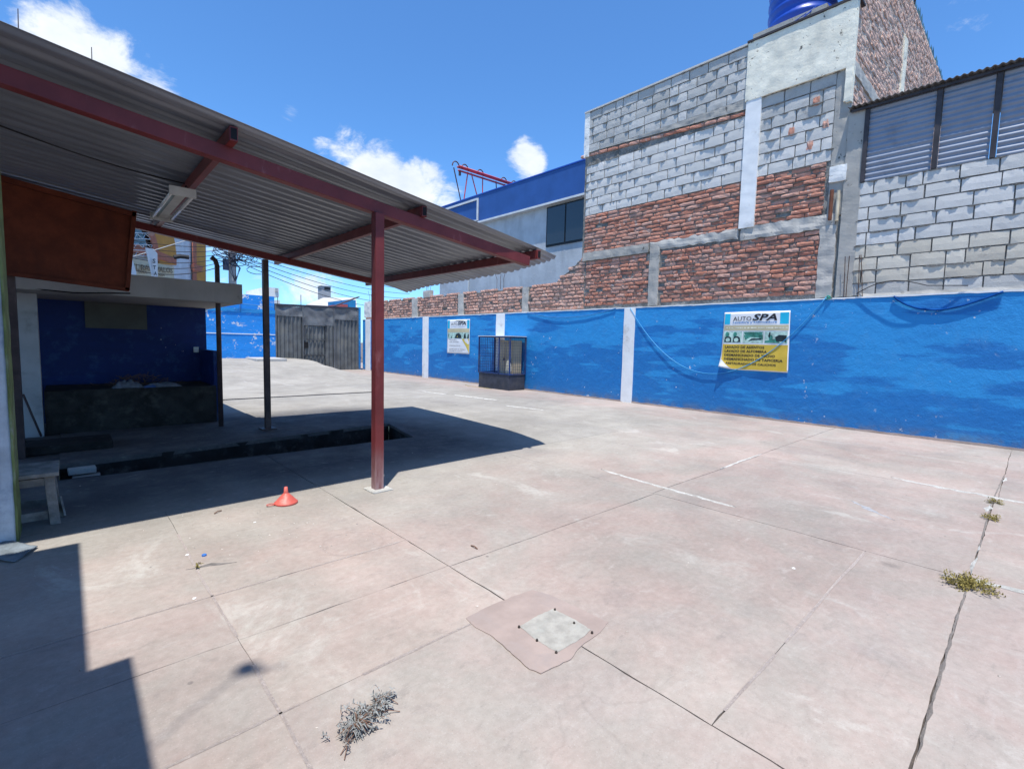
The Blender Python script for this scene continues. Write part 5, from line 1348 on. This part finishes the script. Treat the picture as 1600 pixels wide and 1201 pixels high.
for k in range(26):
    c = Vector((PP.x+rr.gauss(0, .45), PP.y-.25+rr.gauss(0, .1), zc+rr.gauss(0, .22))); R_ = rr.uniform(.2, .5); a0 = rr.uniform(0, 6)
    m.tube([c+Vector((R_*math.cos(a0+q*.55)*1.3, .06*math.sin(q), R_*.55*math.sin(a0+q*.55))) for q in range(rr.randint(7, 12))], .016, 4, False)
for k in range(8): m.tube([(PP.x+rr.uniform(-.5, .5), PP.y-.25, zc+.1), (PP.x+rr.uniform(-.3, .3), PP.y-.25, zc-.6), (PP.x+rr.uniform(-.1, .1), PP.y-.2, zc-1.2)], .014, 4, False)
m.build('cable_tangle', 'coil_blue', up)['kind'] = 'stuff'
box('junction_box', 'coil_blue', up, PP.x-.42, PP.x-.2, PP.y-.3, PP.y-.15, zc-.75, zc-.25)
wl = 0
wlabs = ['uppermost wire running from the utility pole to the left', 'second wire from the top running left of the pole', 'third wire from the top running left of the pole', 'fourth wire down running left of the pole', 'fifth wire down running left of the pole', 'lowest thick wire running left of the pole']
for k in range(6):
    e = at_y(190, 372+9*k, 24.5); s = Vector((PP.x, PP.y-.2, at_y(363, 384+5*k, 25.5).z))
    o = MB().tube(sag(s, e, .18+.05*k, 24, 0), .013+.004*(k == 5), 4, False).build('overhead_wire', 'black_cable', smooth=True); tag(o, wlabs[k], 'wire', 'overhead wires')
wlabs2 = ['steepest wire running from the pole to the right over the gate', 'second wire running right from the pole', 'third wire running right from the pole', 'fourth wire running right from the pole', 'lowest wire running right from the pole']
for k in range(5):
    e = at_y(640, 452+7*k, 40); s = Vector((PP.x, PP.y-.2, at_y(363, 386+5*k, 25.5).z))
    o = MB().tube(sag(s, e, .3+.12*k, 24, 0), .016, 4, False).build('overhead_wire', 'black_cable', smooth=True); tag(o, wlabs2[k], 'wire', 'overhead wires')
a, b = at_y(208, 401, 24), at_y(300, 373, 24)
o = MB().tube([a, b], .016, 5).build('white_stay', 'house_grey'); tag(o, 'thin white slanting stay crossing in front of the ochre arch', 'stay')
a, b = at_y(272, 402, 24), at_y(295, 402, 24)
o = MB().tube([a, a.lerp(b, .4)+Vector((0, 0, .04)), b], .085, 8).build('splice_case', 'black_cable'); tag(o, 'dark cable splice case slung on the wires before the ochre arch', 'splice case')
# houses beyond the gate
def house_box(par, nm, mat, u0, v0, u1, v1, Y, dep):
    a, b = at_y(u0, v0, Y), at_y(u1, v1, Y); return box(nm, mat, par, a.x, b.x, Y, Y+dep, min(a.z, b.z), max(a.z, b.z))
h1 = thing('white_house', 'white flat roofed house with a small balcony beyond the blue wall', 'house', at_y(425, 480, 44))
a = at_y(340, 462, 44); b = at_y(438, 500, 44); box('wall', 'house_white', h1, a.x, b.x, 44, 50, 0, a.z)
a = at_y(415, 448, 44); b = at_y(437, 460, 44); box('upper_storey', 'house_white', h1, a.x, b.x, 44.2, 50, at_y(425, 463, 44).z, a.z)
house_box(h1, 'window', 'house_grey', 430, 450, 434, 456, 44.1, .09); house_box(h1, 'parapet', 'house_white', 345, 457, 420, 463, 43.9, .3)
h2 = thing('grey_tower', 'small pale grey tank tower rising behind the gate roofs', 'tower', at_y(509, 470, 40))
a, b = at_y(502.5, 447, 40), at_y(517, 470, 40); box('shaft', 'house_grey', h2, a.x, b.x, 40, 40.8, 0, a.z); house_box(h2, 'cap', 'house_grey', 501.5, 446, 518, 448, 39.95, .9); house_box(h2, 'opening', 'dark_frame', 507, 448.5, 516, 453, 39.97, .02)
h3 = thing('pale_roof_house', 'house with a pale low pitched roof just over the gate', 'house', at_y(520, 475, 34))
a, b, c_, d_ = at_y(478, 476, 32), at_y(558, 480, 32), at_y(556, 465, 38), at_y(505, 465, 38)
m = MB(); m.v += [tuple(a), tuple(b), tuple(c_), tuple(d_)] + [tuple(p-Vector((0, 0, .15))) for p in (a, b, c_, d_)]; m.f += [(0, 1, 2, 3), (7, 6, 5, 4), (0, 4, 5, 1), (1, 5, 6, 2), (2, 6, 7, 3), (3, 7, 4, 0)]; m.build('roof', 'house_roof', h3)
box('wall', 'house_grey', h3, a.x+.3, b.x-.1, 32.3, 37.5, 0, a.z-.05)
h4 = thing('blue_gable_house', 'low house with blue and pink gable just right of the gate top', 'house', at_y(550, 470, 27))
a, b = at_y(545, 468, 27), at_y(556, 480, 27); box('wall', 'blue_wall_paint', h4, a.x, b.x, 27, 30, 0, a.z); a, b = at_y(536, 475, 26.9), at_y(545, 480, 26.9); box('gable', 'house_pink', h4, a.x, b.x-.02, 27, 29, 0, a.z)
MB().bar(at_y(520, 479, 26.7), at_y(560, 464, 26.7), .3, .05).build('eave', 'dark_post', h4)
